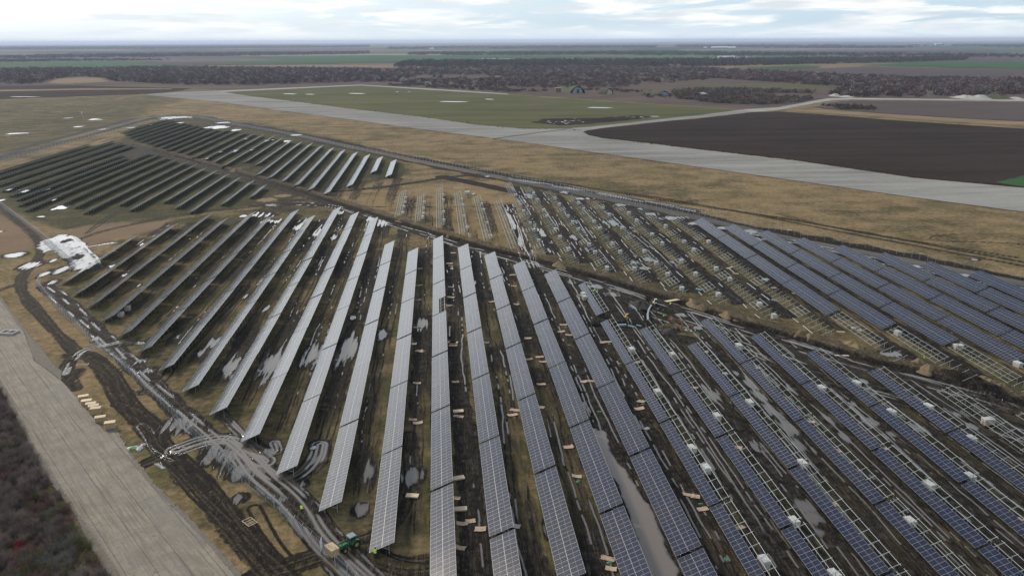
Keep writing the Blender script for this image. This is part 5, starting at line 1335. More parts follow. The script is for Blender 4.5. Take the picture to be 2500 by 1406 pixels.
def m_road():
    m = Mat('jointed_concrete'); p = m.pos(); s = m.new('SeparateXYZ'); m.l.new(p, s.inputs[0])
    th = math.radians(-54.05)
    c = m.math('ADD', m.math('MULTIPLY', s.outputs[0], math.sin(th)), m.math('MULTIPLY', s.outputs[1], -math.cos(th)))
    l = m.math('ADD', m.math('MULTIPLY', s.outputs[0], math.cos(th)), m.math('MULTIPLY', s.outputs[1], math.sin(th)))
    wob = m.math('MULTIPLY', m.math('SUBTRACT', m.noise(p, 0.6, 3), 0.5), 0.25)
    lc = m.math('DIVIDE', m.math('ADD', m.math('ADD', c, 22.2), wob), 3.62)
    fc = m.math('ABSOLUTE', m.math('SUBTRACT', m.math('FRACT', m.math('ADD', lc, 0.5)), 0.5))
    ll = m.math('DIVIDE', m.math('ADD', m.math('ADD', l, 164.8), wob), 8.95)
    fl = m.math('ABSOLUTE', m.math('SUBTRACT', m.math('FRACT', m.math('ADD', ll, 0.5)), 0.5))
    j1 = m.ss(fc, 0.004, 0.024, 0.8, 0.0); j2 = m.ss(fl, 0.002, 0.007, 0.4, 0.0)
    cv = m.new('CombineXYZ'); m.l.new(c, cv.inputs[0]); m.l.new(l, cv.inputs[1])
    st = m.noise(m.scaled(cv.outputs[0], (2.2, 0.10, 1)), 1.0, 5, 0.6)
    cell = m.new('CombineXYZ'); m.l.new(m.math('FLOOR', lc), cell.inputs[0]); m.l.new(m.math('FLOOR', ll), cell.inputs[1])
    wn = m.new('TexWhiteNoise'); m.l.new(cell.outputs[0], wn.inputs['Vector'])
    n1 = m.noise(p, 0.25, 5, 0.65); n2 = m.noise(p, 2.5, 5, 0.7)
    col = m.mix(m.ss(n1, 0.3, 0.7), (0.20, 0.165, 0.125), (0.295, 0.250, 0.190))
    col = m.mix(m.math('MULTIPLY', m.ss(st, 0.42, 0.66), 0.7), col, (0.125, 0.105, 0.082))
    col = m.mix(m.math('MULTIPLY', wn.outputs['Value'], 0.45), col, (0.20, 0.185, 0.16))
    col = m.mix(m.math('MULTIPLY', m.ss(n2, 0.50, 0.72), 0.6), col, (0.105, 0.088, 0.070))
    patch = m.noise(p, 0.9, 2)
    col = m.mix(m.math('MULTIPLY', m.ss(patch, 0.68, 0.73), 0.5), col, (0.06, 0.055, 0.045))
    col = m.mix(m.math('MULTIPLY', j1, 0.85), col, (0.035, 0.032, 0.026)); col = m.mix(m.math('MULTIPLY', j2, 0.8), col, (0.05, 0.045, 0.035))
    m.l.new(col, m.b.inputs['Base Color']); m.b.inputs['Roughness'].default_value = 0.92
    m.bump(m.math('SUBTRACT', m.math('MULTIPLY', n2, 0.3), j1), 0.4, 0.03)
    return m.m


M['road'] = m_road(); M['broken'] = simple('broken_concrete', (0.125, 0.108, 0.085), 0.95, 0, 0.7, 1.6, 0.08)
road_px = [(0, 731), (59, 812), (84, 882), (120, 908), (153, 933), (200, 985), (256, 1055), (290, 1058), (325, 1128), (390, 1209), (455, 1274), (520, 1344), (572, 1406), (680, 1560), (420, 1560), (286, 1406), (234, 1321), (182, 1246), (122, 1154), (78, 1087), (57, 1040), (33, 999), (0, 935), (-90, 800), (-200, 640), (-120, 600)]
flat_sheet('road', road_px, 0.14, M['road'], jag=0.12)
flat_sheet('road_shoulder', [(0, 722), (40, 778), (80, 828), (112, 866), (134, 892), (150, 905), (150, 930), (84, 880), (59, 812), (0, 735)], 0.16, M['broken'], jag=0.15)
flat_sheet('road_shoulder', [(250, 1040), (283, 1048), (318, 1104), (382, 1186), (455, 1256), (532, 1338), (598, 1410), (660, 1500), (600, 1500), (520, 1348), (455, 1278), (390, 1213), (325, 1132), (290, 1065), (262, 1060)], 0.10, M['broken'], jag=0.25)
flat_sheet('road_shoulder', [(57, 1030), (78, 1080), (122, 1148), (182, 1240), (234, 1315), (290, 1400), (350, 1500), (300, 1500), (262, 1400), (212, 1322), (185, 1262), (140, 1200), (100, 1142), (70, 1082), (48, 1040), (0, 950), (-30, 890), (0, 925)], 0.17, M['broken'], jag=0.15)

# fences -------------------------------------------------------------------------
def fence(pts, label, h=2.0, step=2.6, outrig=True, dens=0.32, wire=0.011):
    P = [np.array(G(*p)) for p in pts]; x0, y0 = P[0]
    t = thing('wire_fence', label, 'fence', (x0, y0, 0)); mbk = MB(); npost = 0; post_me = None; last = None
    pb = MB(); pb.box((0, 0, h / 2 - 0.1), (0.075, 0.075, h + 0.2)); 
    if outrig: pb.beam((0, 0, h), (0.0, 0.0, h + 0.02), 0.07)
    for a, b in zip(P, P[1:]):
        d = b - a; ln = float(np.hypot(*d)); n = max(1, round(ln / step)); u = d / ln; nn = np.array((u[1], -u[0]))
        ang = math.atan2(u[1], u[0]); key = None
        me1 = MB(); me1.box((0, 0, h / 2 - 0.1), (0.085, 0.085, h + 0.2))
        if outrig: me1.beam((0, 0, h), (0, 0.32, h + 0.32), 0.06)
        me1 = me1.mesh('post', M['postm'])
        for i in range(n + (1 if b is P[-1] else 0)):
            q = a + d * i / n
            link('post', me1, t, (q[0] - x0, q[1] - y0, 0), ang); npost += 1
        A = (a[0] - x0, a[1] - y0); B = (b[0] - x0, b[1] - y0)
        nh = 7
        for i in range(nh):
            z = 0.06 + (h - 0.08) * i / (nh - 1); mbk.beam((A[0], A[1], z), (B[0], B[1], z), 0.03 if i == nh - 1 else wire, 0.03 if i == nh - 1 else wire)
        m_ = int(ln / dens)
        for i in range(m_):
            s_ = (i + .5) / m_; x = A[0] + (B[0] - A[0]) * s_; y = A[1] + (B[1] - A[1]) * s_; mbk.beam((x, y, 0.05), (x, y, h), wire * 0.8)
        if outrig:
            for o in (0.12, 0.32): mbk.beam((A[0] - nn[0] * o, A[1] - nn[1] * o, h + o), (B[0] - nn[0] * o, B[1] - nn[1] * o, h + o), 0.014)
    link('wire_mesh', mbk.mesh('wire_mesh', M['wirem']), t)
    return npost


fence([(-60, 455), (0, 503), (93, 572), (122, 596), (160, 630), (186, 656)], 'grey wire fence running from the left edge to the large white pond')
fence([(100, 684), (92, 700), (102, 712), (141, 758), (184, 798), (230, 843), (269, 873), (307, 905), (345.6, 941), (384, 978), (422, 1016)], 'long wire fence left of the near ends of the finished rows')
fence([(422, 1016), (446, 1038), (573, 1164), (670, 1240), (718.7, 1290), (782.7, 1350)], 'wire fence crossing the wet mud towards the gate')
fence([(818.6, 1382), (849, 1412), (960, 1530)], 'wire fence right of the gate at the bottom edge')
fence([(1010, 390), (1174, 418), (1327.7, 450), (1411, 468), (1577, 503)], 'wire fence behind the bare frames along the far track, left part', 2.0, 3.4, dens=0.8, wire=0.007)
fence([(1577, 503), (1749, 535), (1970.7, 582), (2056, 594), (2170, 616), (2283.8, 642), (2426, 665), (2560, 696)], 'wire fence along the far track on the right', 2.0, 3.0, dens=0.8, wire=0.007)
fence([(-40, 402), (0, 396), (180, 347), (300, 318), (389, 291), (430, 288)], 'grey wire fence along the far left edge of the solar rows', 2.0, 6, dens=0.5, wire=0.03)
fence([(430, 288), (468, 288), (576, 308), (720, 334), (850, 362), (1010, 390)], 'grey wire fence behind the far upper rows', 2.0, 6, dens=0.5, wire=0.03)
# gate: three parts standing open
ga = [np.array(G(*p)) for p in ((782.7, 1350), (818.6, 1382))]
for (a, b), lb in ((((782.7, 1350), (787, 1335)), 'open left gate leaf at the muddy entrance beside the tractor'), (((789, 1352), (822, 1362)), 'barred gate leaf across the muddy entrance by the tractor')):
    A = np.array(G(*a)); B = np.array(G(*b)); t = thing('gate_leaf', lb, 'gate', (A[0], A[1], 0), 0, 'gate leaves'); d = B - A
    bb = MB()
    for z in np.linspace(0.15, 1.9, 8): bb.beam((0, 0, z), (d[0], d[1], z), 0.05)
    link('bars', bb.mesh('bars', M['postm']), t)
    for f in (0, 0.5, 1):
        bb = MB(); bb.beam((d[0] * f, d[1] * f, 0), (d[0] * f, d[1] * f, 2.05), 0.08); link('post', bb.mesh('post', M['postm']), t)
# ------------------------------------------------------------------ far ground sheets
def m_field(name, c1, c2, sx=0.02, sy=0.2, rot=0.0, fine=0.4, c3=None, rough=0.95, spec=0.02):
    m = Mat(name); p = m.pos(); mp_ = m.new('Mapping'); m.l.new(p, mp_.inputs['Vector']); mp_.inputs['Rotation'].default_value = (0, 0, rot)
    mp_.inputs['Scale'].default_value = (sx, sy, 1)
    n1 = m.noise(mp_.outputs[0], 1.0, 5, 0.6); n2 = m.noise(p, 0.012, 4); n3 = m.noise(p, fine, 4, 0.7)
    k = m.ss(m.math('ADD', m.math('MULTIPLY', n1, 0.6), m.math('ADD', m.math('MULTIPLY', n2, 0.3), m.math('MULTIPLY', n3, 0.25))), 0.38, 0.75)
    c = m.mix(k, c1, c2)
    if c3: c = m.mix(m.math('MULTIPLY', m.ss(n3, 0.55, 0.75), 0.5), c, c3)
    m.l.new(c, m.b.inputs['Base Color']); m.b.inputs['Roughness'].default_value = rough; m.b.inputs['Specular IOR Level'].default_value = spec
    m.bump(n3, 0.5, 0.3)
    return m.m


M['runway'] = m_field('runway_concrete', (0.17, 0.163, 0.148), (0.32, 0.31, 0.285), 0.010, 0.09, 0.58, 0.22, (0.15, 0.14, 0.12))
M['agrass'] = m_field('airfield_grass', (0.070, 0.076, 0.032), (0.125, 0.118, 0.055), 0.006, 0.03, 0.0, 0.2, (0.06, 0.06, 0.028))
M['plough'] = m_field('ploughed_soil', (0.022, 0.016, 0.013), (0.046, 0.033, 0.027), 0.004, 0.05, 0.1, 0.15)
M['plough2'] = m_field('ploughed_soil_light', (0.075, 0.060, 0.058), (0.105, 0.085, 0.078), 0.004, 0.05, 0.0, 0.15)
M['wheat'] = m_field('winter_wheat', (0.034, 0.082, 0.032), (0.05, 0.112, 0.042), 0.003, 0.02, 0.0, 0.05)
M['tan'] = m_field('dry_grass', (0.17, 0.125, 0.075), (0.27, 0.20, 0.12), 0.01, 0.06, 0.0, 0.1)
M['violet'] = m_field('bare_field', (0.07, 0.055, 0.055), (0.10, 0.08, 0.075), 0.003, 0.03, 0.0, 0.08)
M['scrubf'] = m_field('scrub_floor', (0.080, 0.060, 0.055), (0.135, 0.104, 0.082), 0.01, 0.03, 0.0, 0.1)
M['pale'] = m_field('pale_track', (0.26, 0.25, 0.225), (0.38, 0.365, 0.33), 0.05, 0.05, 0.0, 0.3)
wm = Mat('standing_water'); wm.b.inputs['Base Color'].default_value = (0.10, 0.10, 0.10, 1); wm.b.inputs['Roughness'].default_value = 0.05; M['water'] = wm.m

flat_sheet('scrubland', [(-300, 176), (900, 168), (1300, 160), (1700, 160), (1800, 172), (2050, 180), (2300, 194), (2900, 196), (2900, 247), (2500, 245), (2080, 243), (2030, 244), (1900, 266), (1817, 268), (1500, 248), (1240, 230), (880, 208), (535, 222), (470, 214), (330, 212), (120, 207), (-300, 212)], 0.10, M['scrubf'])
flat_sheet('airfield_grass', [(545, 226), (880, 210), (1240, 232), (1500, 250), (1700, 262), (1817, 269.5), (1650, 288), (1440, 311), (1362, 315.6), (1277, 315.6), (1157, 305), (1021, 285), (850, 266), (700, 246), (612, 236)], 0.16, M['agrass'])
flat_sheet('runway', [(354, 233), (533, 249), (684, 271), (850, 292), (1021, 316), (1225, 341), (1464, 375), (1700, 408), (1940, 442), (2230, 483), (2500, 518.7), (2900, 585), (2900, 520), (2500, 460), (2230, 435.5), (1937, 392.7), (1700, 365.5), (1560, 348), (1470, 338.5), (1436, 331), (1424, 324), (1362, 315.6), (1277, 315.6), (1157, 305), (1021, 285), (850, 266), (700, 246), (612, 236), (545, 225.5), (520, 223), (430, 226), (370, 230)], 0.22, M['runway'])
flat_sheet('taxiway', [(1360, 315.8), (1440, 311), (1650, 288), (1700, 283), (1817, 268), (1839, 274.3), (1700, 290), (1640, 295.3), (1475, 313), (1432, 320), (1424, 324)], 0.24, M['runway'])
flat_sheet('taxiway', [(1815, 268), (1900, 263), (2020, 241), (2080, 240), (2500, 244.5), (2900, 246), (2900, 251), (2500, 248.5), (2080, 244), (2030, 246), (1900, 270), (1839, 274.4)], 0.26, M['pale'])
flat_sheet('road', [(520, 223), (545, 225.8), (880, 209.6), (1060, 221), (1240, 232), (1240, 229.5), (1060, 218), (880, 207.5)], 0.26, M['pale'])
flat_sheet('ploughed_field', [(1424, 323), (1436, 319.5), (1475, 314), (1640, 296.5), (1700, 291.5), (1839, 275.5), (1900, 273.5), (2000, 280), (2160, 293), (2330, 305), (2500, 315.5), (2900, 336), (2900, 520), (2500, 459), (2230, 434), (1937, 391), (1700, 364), (1560, 347), (1470, 337), (1437, 330)], 0.34, M['plough'], jag=0.8)
flat_sheet('ploughed_field', [(1985, 263), (2030, 251), (2080, 246.5), (2250, 247.5), (2500, 250.5), (2900, 254), (2900, 310), (2500, 297), (2350, 290), (2160, 278), (2050, 270)], 0.34, M['plough2'], jag=1.2)
flat_sheet('wheat_field', [(2430, 447), (2500, 431), (2600, 428), (2700, 480), (2500, 458)], 0.40, M['wheat'], jag=0.8)
flat_sheet('dry_verge', [(1890, 268), (2050, 271), (2160, 279), (2350, 291), (2500, 298), (2900, 312), (2900, 330), (2500, 309), (2330, 299), (2100, 284), (1950, 273)], 0.30, M['tan'], jag=1.0)
flat_sheet('bare_strip', [(-200, 210), (120, 207.5), (330, 213), (470, 216), (430, 224), (360, 230), (0, 243), (-200, 248)], 0.2, M['plough'], jag=1.5)
flat_sheet('dry_strip', [(-100, 222), (200, 217), (420, 217), (418, 219), (200, 220.5), (-100, 226)], 0.3, M['tan'])
flat_sheet('dry_strip', [(-100, 210), (60, 206.5), (330, 205), (350, 206.5), (120, 209.5), (-100, 214)], 0.32, M['violet'])
flat_sheet('dry_meadow', [(118, 203), (140, 194), (190, 190), (245, 191), (266, 200), (210, 203), (160, 206)], 0.25, M['tan'], jag=2)
flat_sheet('wheat_field', [(-200, 158), (0, 154), (230, 150), (330, 152), (440, 160), (400, 166.5), (250, 169), (0, 172), (-200, 174)], 1.0, M['wheat'])
flat_sheet('wheat_field', [(590, 140), (900, 136), (1380, 137.5), (1650, 145), (1500, 148), (1100, 149.5), (800, 157), (480, 160), (700, 148)], 1.5, M['wheat'])
flat_sheet('bare_field', [(450, 151), (700, 149), (780, 150), (500, 158), (440, 160), (330, 151)], 1.2, M['violet'])
flat_sheet('wheat_field', [(1820, 166), (1960, 161), (2005, 163), (1990, 168), (1850, 172)], 1.0, M['wheat'])
flat_sheet('wheat_field', [(2100, 161), (2200, 156), (2500, 152), (2900, 153), (2900, 172), (2500, 169), (2300, 166)], 1.0, M['wheat'])
flat_sheet('bare_field', [(1770, 176), (2000, 169), (2110, 164), (2300, 168), (2500, 171), (2900, 174), (2900, 197), (2500, 195), (2250, 192), (1950, 181)], 0.9, M['plough2'])
flat_sheet('dry_meadow', [(1680, 208), (1900, 206), (2050, 211), (1990, 222), (1850, 222), (1700, 213)], 0.2, M['agrass'], jag=3)
flat_sheet('dry_meadow', [(1190, 205), (1300, 200), (1400, 205), (1420, 210), (1300, 212)], 0.2, M['agrass'], jag=3)
flat_sheet('pale_field', [(2040, 101.7), (2300, 100.9), (2900, 98.5), (2900, 103.5), (2300, 105)], 6.0, M['tan'])
flat_sheet('pale_field', [(1000, 112), (1300, 110.5), (1350, 111.5), (1000, 113.5)], 4.0, M['tan'])
# patchwork of strips out to the horizon
M['yellowish'] = m_field('stubble', (0.17, 0.165, 0.075), (0.24, 0.22, 0.11), 0.002, 0.02, 0.0, 0.05)
rf = random.Random(21)
for i in range(85):
    y = 4700 * math.exp(rf.random() * 1.75); hw = y * rf.uniform(0.06, 0.22); dp = y * rf.uniform(0.02, 0.09); x = rf.uniform(-0.62, 0.82) * y; sk = rf.uniform(-0.06, 0.16) * hw
    mt = rf.choice(('wheat', 'wheat', 'wheat', 'violet', 'violet', 'plough2', 'tan', 'yellowish', 'yellowish', 'agrass'))
    flat_sheet('field', [(x - hw, y - sk), (x + hw, y + sk), (x + hw * rf.uniform(.9, 1.1), y + sk + dp), (x - hw * rf.uniform(.9, 1.1), y - sk + dp)], 1.6 + i * 0.05, M[mt], world_pts=True)
# wet dip and puddles in the far fields
flat_sheet('muddy_dip', [(1298, 300), (1330, 291), (1450, 289), (1560, 283), (1600, 286), (1540, 294), (1450, 303), (1360, 307)], 0.28, M['plough'], jag=2.0)
rr_ = random.Random(4)
for i in range(46):
    if i < 30: px, py = rr_.gauss(1370, 22), rr_.gauss(298.5, 2.2)
    else: px, py = rr_.uniform(1500, 1600), rr_.gauss(286.5, 1.0)
    x, y = G(px, py); s = rr_.uniform(0.3, 1.1)
    flat_sheet('water', [(x + s * math.cos(a) * rr_.uniform(.6, 1.3) * 1.5, y + s * 1.4 * math.sin(a) * rr_.uniform(.6, 1.3)) for a in np.linspace(0, 2 * math.pi, 9)[:-1]], 0.34, M['water'], world_pts=True)
for px, py, w, h in ((708, 230, 18, 1.1), (757, 231, 12, 1), (872, 229, 24, 1.1), (1108, 249, 38, 1.6), (1195, 243, 12, 1.2), (1465, 263.5, 34, 1.8), (970, 225, 4, .8), (1000, 225, 3, .8), (1600, 285, 14, 1.0), (2100, 146, 8, .8), (1240, 145.6, 80, .9), (60, 237, 40, 0.8)):
    flat_sheet('water', [(px - w, py + .3 * h), (px - w * .6, py - h * .5), (px, py - h * .3), (px + w * .5, py - h * .1), (px + w, py + h * .5), (px + w * .4, py + h), (px - w * .3, py + h * .8)], 0.30 if py > 200 else 2.5, M['water'], jag=0.8 if py > 200 else 0)
sb_ = MB()
for i in range(44):
    px = 1205 + i * 4.45; py = 338.5 - i * 0.62; x, y = G(px, py); sb_.box((x, y, 0.5), (0.9, 0.5, 0.6))
# dark blocks laid across the runway, each its own thing
blk = MB(); blk.box((0, 0, 0.3), (0.9, 0.5, 0.6), 0, 0, 0.8); blk = blk.mesh('barrier_block', M['black'])
for i in range(44):
    px = 1205 + i * 4.45; py = 340.5 - i * 0.60
    thing('barrier_block', 'dark block, %s from the left in the line of blocks crossing the runway' % (('number ' + str(i + 1)) if i > 29 else ORD[i + 1]), 'barrier block', G(px, py) + (0.22,), 0, 'line of dark blocks across the runway', blk)


# ------------------------------------------------------------------ vegetation
def twig_material(name, c, var=0.35):
    m = Mat(name); a = m.new('Attribute', attribute_name='tint'); s = m.new('VectorMath', operation='MULTIPLY'); s.inputs[1].default_value = c
    m.l.new(a.outputs['Color'], s.inputs[0]); m.l.new(s.outputs[0], m.b.inputs['Base Color']); m.b.inputs['Roughness'].default_value = 1.0; m.b.inputs['Specular IOR Level'].default_value = 0.05
    return m.m


M['twig'] = twig_material('bare_twigs', (1, 1, 1))


def tuft_cloud(name, centres, radii, heights, cols, per, size, label=None, cat=None, kind='stuff', seed=0, thin=0.35, group=None):
    """crowns made of many small flat twig tufts spread through an uneven volume"""
    r = np.random.default_rng(seed); n = len(centres); C3 = np.repeat(centres, per, 0); R3 = np.repeat(radii, per); H3 = np.repeat(heights, per); K = np.repeat(cols, per, 0); m = len(C3)
    u = r.normal(size=(m, 3)); u /= np.linalg.norm(u, axis=1)[:, None]; rad = r.random(m) ** 0.45
    # lobes break the outline
    lob = 0.65 + 0.6 * r.random((n, 8)); lo = lob[np.repeat(np.arange(n), per), (np.floor((np.arctan2(u[:, 1], u[:, 0]) / (2 * np.pi) + .5) * 7.99)).astype(int)]
    p = C3 + np.stack([u[:, 0] * rad * R3 * lo, u[:, 1] * rad * R3 * lo, H3 * (0.45 + 0.52 * u[:, 2] * rad * lo)], 1)
    p[:, 2] = np.maximum(p[:, 2], 0.1)
    sz = (size * (0.5 + r.random(m)))[:, None] if np.isscalar(size) else (np.repeat(size, per) * (0.5 + r.random(m)))[:, None]
    a = r.normal(size=(m, 3)); a[:, 2] = np.abs(a[:, 2]) + 0.5; a /= np.linalg.norm(a, axis=1)[:, None]
    b = np.cross(a, r.normal(size=(m, 3))); b /= np.linalg.norm(b, axis=1)[:, None]
    V = np.stack([p - b * sz * thin, p + b * sz * thin, p + a * sz + b * sz * thin * .2], 1).reshape(-1, 3)
    me = bpy.data.meshes.new(name); me.vertices.add(m * 3); me.vertices.foreach_set('co', V.astype(np.float32).ravel())
    me.loops.add(m * 3); me.loops.foreach_set('vertex_index', np.arange(m * 3, dtype=np.int32)); me.polygons.add(m); me.polygons.foreach_set('loop_start', np.arange(0, m * 3, 3, dtype=np.int32))
    try: me.polygons.foreach_set('loop_total', np.full(m, 3, np.int32))
    except Exception: pass
    me.update(calc_edges=True)
    at = me.attributes.new('tint', 'FLOAT_COLOR', 'POINT'); kk = K * (0.7 + 0.6 * r.random((m, 1))); kk = np.concatenate([kk, np.ones((m, 1))], 1)
    at.data.foreach_set('color', np.repeat(kk, 3, 0).astype(np.float32).ravel()); me.materials.append(M['twig'])
    o = link(name, me); tag(o, label, cat, group, kind)
    return o


def inpoly(P, x, y):
    ins = np.zeros(x.shape, bool); n = len(P)
    for i in range(n):
        ax, ay = P[i]; bx, by = P[(i + 1) % n]; ins ^= ((ay > y) != (by > y)) & (x < (bx - ax) * (y - ay) / ((by - ay) or 1e-9) + ax)
    return ins


def scatter(px, spacing, seed, thr=0.0, nscale=0.01):
    P = np.array([G(*p) for p in px]); r = np.random.default_rng(seed); lo = P.min(0); hi = P.max(0); n = int((hi[0] - lo[0]) * (hi[1] - lo[1]) / spacing ** 2)
    x = r.uniform(lo[0], hi[0], n); y = r.uniform(lo[1], hi[1], n); k = inpoly(P, x, y)
    if thr: k &= fbm(x * nscale, y * nscale, seed, 4) > thr
    return np.stack([x[k], y[k], np.zeros(k.sum())], 1)


BR = np.array([[0.120, 0.086, 0.088], [0.090, 0.064, 0.064], [0.150, 0.116, 0.105], [0.080, 0.066, 0.050], [0.25, 0.21, 0.19], [0.130, 0.080, 0.068]])
def wood(name, px, spacing, rmin, rmax, h, label, seed, thr=0.0, per=36, cols=None, ns=0.01):
    c = scatter(px, spacing, seed, thr, ns); r = np.random.default_rng(seed + 9); n = len(c)
    if n == 0: return
    R = r.uniform(rmin, rmax, n); Hh = r.uniform(h * 0.55, h * 1.15, n); cc = (BR if cols is None else np.array(cols))[r.integers(0, 6 if cols is None else len(cols), n)] * r.uniform(0.75, 1.25, (n, 1))
    tuft_cloud(name, c, R, Hh, cc, per, R * 0.42, label, 'trees', seed=seed)
    return n


tot = 0
wood('left_woodland', [(-300, 177), (0, 172), (250, 170), (420, 167), (900, 172), (1010, 190), (900, 200), (620, 208), (480, 209), (350, 203), (280, 200), (245, 190), (190, 188), (130, 193), (100, 205), (0, 207), (-300, 210)], 11, 4.5, 7.5, 9, 'leafless woodland behind the left end of the runway', 31, 0.30)
wood('middle_scrub', [(880, 172), (1300, 162), (1700, 168), (2050, 183), (2000, 200), (1700, 200), (1500, 215), (1380, 216), (1240, 214), (1000, 205), (880, 203)], 13, 3.5, 7, 6.5, 'leafless scrub around the old shelters', 32, 0.40)
wood('tall_tree_belt', [(960, 165), (1000, 155), (1400, 152), (1700, 150), (2060, 147), (2360, 143), (2360, 148), (2080, 156), (1700, 163), (1300, 165)], 15, 7, 10, 15, 'dark belt of taller trees beyond the scrub', 33, 0.34, cols=[(0.065, 0.058, 0.045), (0.07, 0.068, 0.042), (0.09, 0.07, 0.06)])
wood('right_scrub', [(1740, 190), (1950, 184), (2250, 194), (2700, 199), (2700, 228), (2500, 236), (2100, 238), (2020, 232), (2080, 214), (1900, 203)], 10, 4, 7.5, 7.5, 'leafless scrub right of the shelters', 34, 0.38)
wood('taxiway_thicket', [(1640, 226), (1720, 220), (1850, 222), (1990, 226), (2010, 238), (1940, 252), (1840, 257), (1740, 252), (1660, 243)], 6.0, 3, 5, 5.5, 'dense dark thicket between the taxiways', 35, 0.42, cols=[(0.115, 0.082, 0.07), (0.14, 0.10, 0.08), (0.09, 0.08, 0.05), (0.18, 0.15, 0.12)])
wood('taxiway_thicket', [(2000, 258), (2080, 258), (2140, 264), (2140, 272), (2050, 268)], 6.0, 2, 3.5, 3.0, 'low brown thicket at the corner of the right field', 36, 0.25, cols=[(0.10, 0.07, 0.05), (0.08, 0.06, 0.045)])
wood('shelter_thicket', [(1360, 222), (1420, 230), (1500, 236), (1640, 243), (1640, 230), (1500, 220), (1380, 217)], 9, 2.5, 4, 3.5, 'low scrub around the shelter with the dark door', 37, 0.42)
wood('shelter_thicket', [(900, 207), (1240, 226), (1350, 224), (1250, 216), (1000, 206)], 9, 2.5, 4.5, 3.8, 'low scrub along the back road', 38, 0.40, cols=[(0.12, 0.095, 0.075), (0.08, 0.06, 0.05), (0.10, 0.085, 0.06)])
for i, (px_, sp, hh) in enumerate((([(-300, 140), (500, 132), (900, 128), (900, 133), (500, 139), (-300, 148)], 34, 11), ([(1000, 131), (1600, 128), (2100, 133), (2500, 136), (2700, 136), (2700, 142), (2300, 141), (1700, 137), (1000, 136)], 36, 11), ([(-300, 150), (300, 147), (420, 148), (-300, 157)], 24, 9), ([(1650, 112), (2000, 113), (2600, 111), (2700, 116), (2000, 119), (1650, 117)], 70, 14), ([(-300, 118), (600, 113), (900, 112), (900, 117), (400, 121), (-300, 124)], 70, 14), ([(950, 116), (1600, 113), (1600, 118), (950, 121)], 70, 12))):
    wood('far_tree_belt', px_, sp, sp * 0.3, sp * 0.5, hh, 'distant strips of trees between the fields, %s patch' % ORD[i + 1], 50 + i, 0.42, per=14, cols=[(0.05, 0.045, 0.04), (0.045, 0.048, 0.035), (0.06, 0.05, 0.05)], ns=0.0012)


def single_tree(px, py, h, w, label, col, seed, name='bare_tree', cat='tree', group=None, per=260):
    x, y = G(px, py); t = thing(name, label, cat, (x, y, 0), 0, group)
    r = random.Random(seed); b = MB(); b.cyl((0, 0, -0.2), (0, 0, h * 0.45), h * 0.022, h * 0.014, 7)
    for i in range(7):
        a = r.uniform(0, 6.28); z = h * r.uniform(0.22, 0.45); e = (math.cos(a) * w * 0.6, math.sin(a) * w * 0.6, h * r.uniform(0.6, 0.92)); b.cyl((0, 0, z), e, h * 0.011, h * 0.003, 5)
    link('trunk', b.mesh('trunk', M['woodd']), t)
    o = tuft_cloud('crown', np.array([[0.0, 0.0, h * 0.12]]), np.array([w]), np.array([h]), np.array([col]), per, h * 0.075, kind=None, seed=seed, thin=0.16); o.parent = t
    if 'kind' in o: del o['kind']


i = 0
for q in ((2375, 226, 13, 5, 'pale'), (2395, 224, 11, 4, 'pale'), (2268, 212, 12, 5, 'pale'), (2192, 210, 12, 4.5, 'pale'), (2310, 216, 10, 4, 'pale'), (1560, 190, 12, 4, 'pale'), (1096, 187, 14, 5, 'pale'), (1010, 196, 11, 4, 'pale'), (2480, 214, 11, 5, 'pale'), (1975, 196, 10, 4, 'pale')):
    i += 1
    single_tree(q[0], q[1] + 6, q[2], q[3], 'pale leafless tree standing out in the far scrub, %s from the right' % ORD[1 + sorted([2375, 2395, 2268, 2192, 2310, 1560, 1096, 1010, 2480, 1975], reverse=True).index(q[0])], (0.19, 0.175, 0.16), 600 + i, group='pale trees in the scrub')
for k_, q in enumerate(((1190, 230.5, 3.2, 9, 'reddish bush on the back road at the far edge of the green field'), (992, 242.5, 1.4, 7, 'low brown bush in the middle of the green field'), (862, 238, 1.2, 7, 'low brown bush in the left of the green field'), (2062, 275.5, 2, 4, 'round dark bush on the verge by the right field'), (1250, 311.5, 1.4, 5, 'small bush on the upper runway edge left of the junction'), (1240, 309, 1.6, 3, 'slim bush on the upper runway edge'), (1915, 387, 1.2, 6, 'low bush between the runway and the ploughed field'), (2390, 450, 1.2, 6, 'low bush on the field edge at the right'), (185, 209, 5, 9, 'dark bush at the edge of the bare strip on the far left'), (290, 233, 2.2, 14, 'brush at the left end of the runway'))):
    single_tree(q[0], q[1], q[2], q[3] * 0.55, q[4], (0.075, 0.05, 0.042), 700 + k_, 'bush', 'bush', per=160)
# weeds along the runway joints and edge
c = []
rr_ = random.Random(3)
for a, b2, n in (((560, 229), (1240, 314), 60), ((1240, 314), (1420, 320), 10), ((1470, 339), (2450, 452), 60), ((1850, 273), (2500, 318), 30)):
    for j in range(n): f = rr_.random(); x, y = G(a[0] + (b2[0] - a[0]) * f + rr_.uniform(-2, 2), a[1] + (b2[1] - a[1]) * f + rr_.uniform(-1.0, .3)); c.append((x, y, 0))
c = np.array(c); tuft_cloud('weeds', c, np.full(len(c), 0.9), np.full(len(c), 0.7), np.tile(BR[1], (len(c), 1)), 14, 0.5, 'sparse weeds along the runway edges', 'weeds', seed=5)

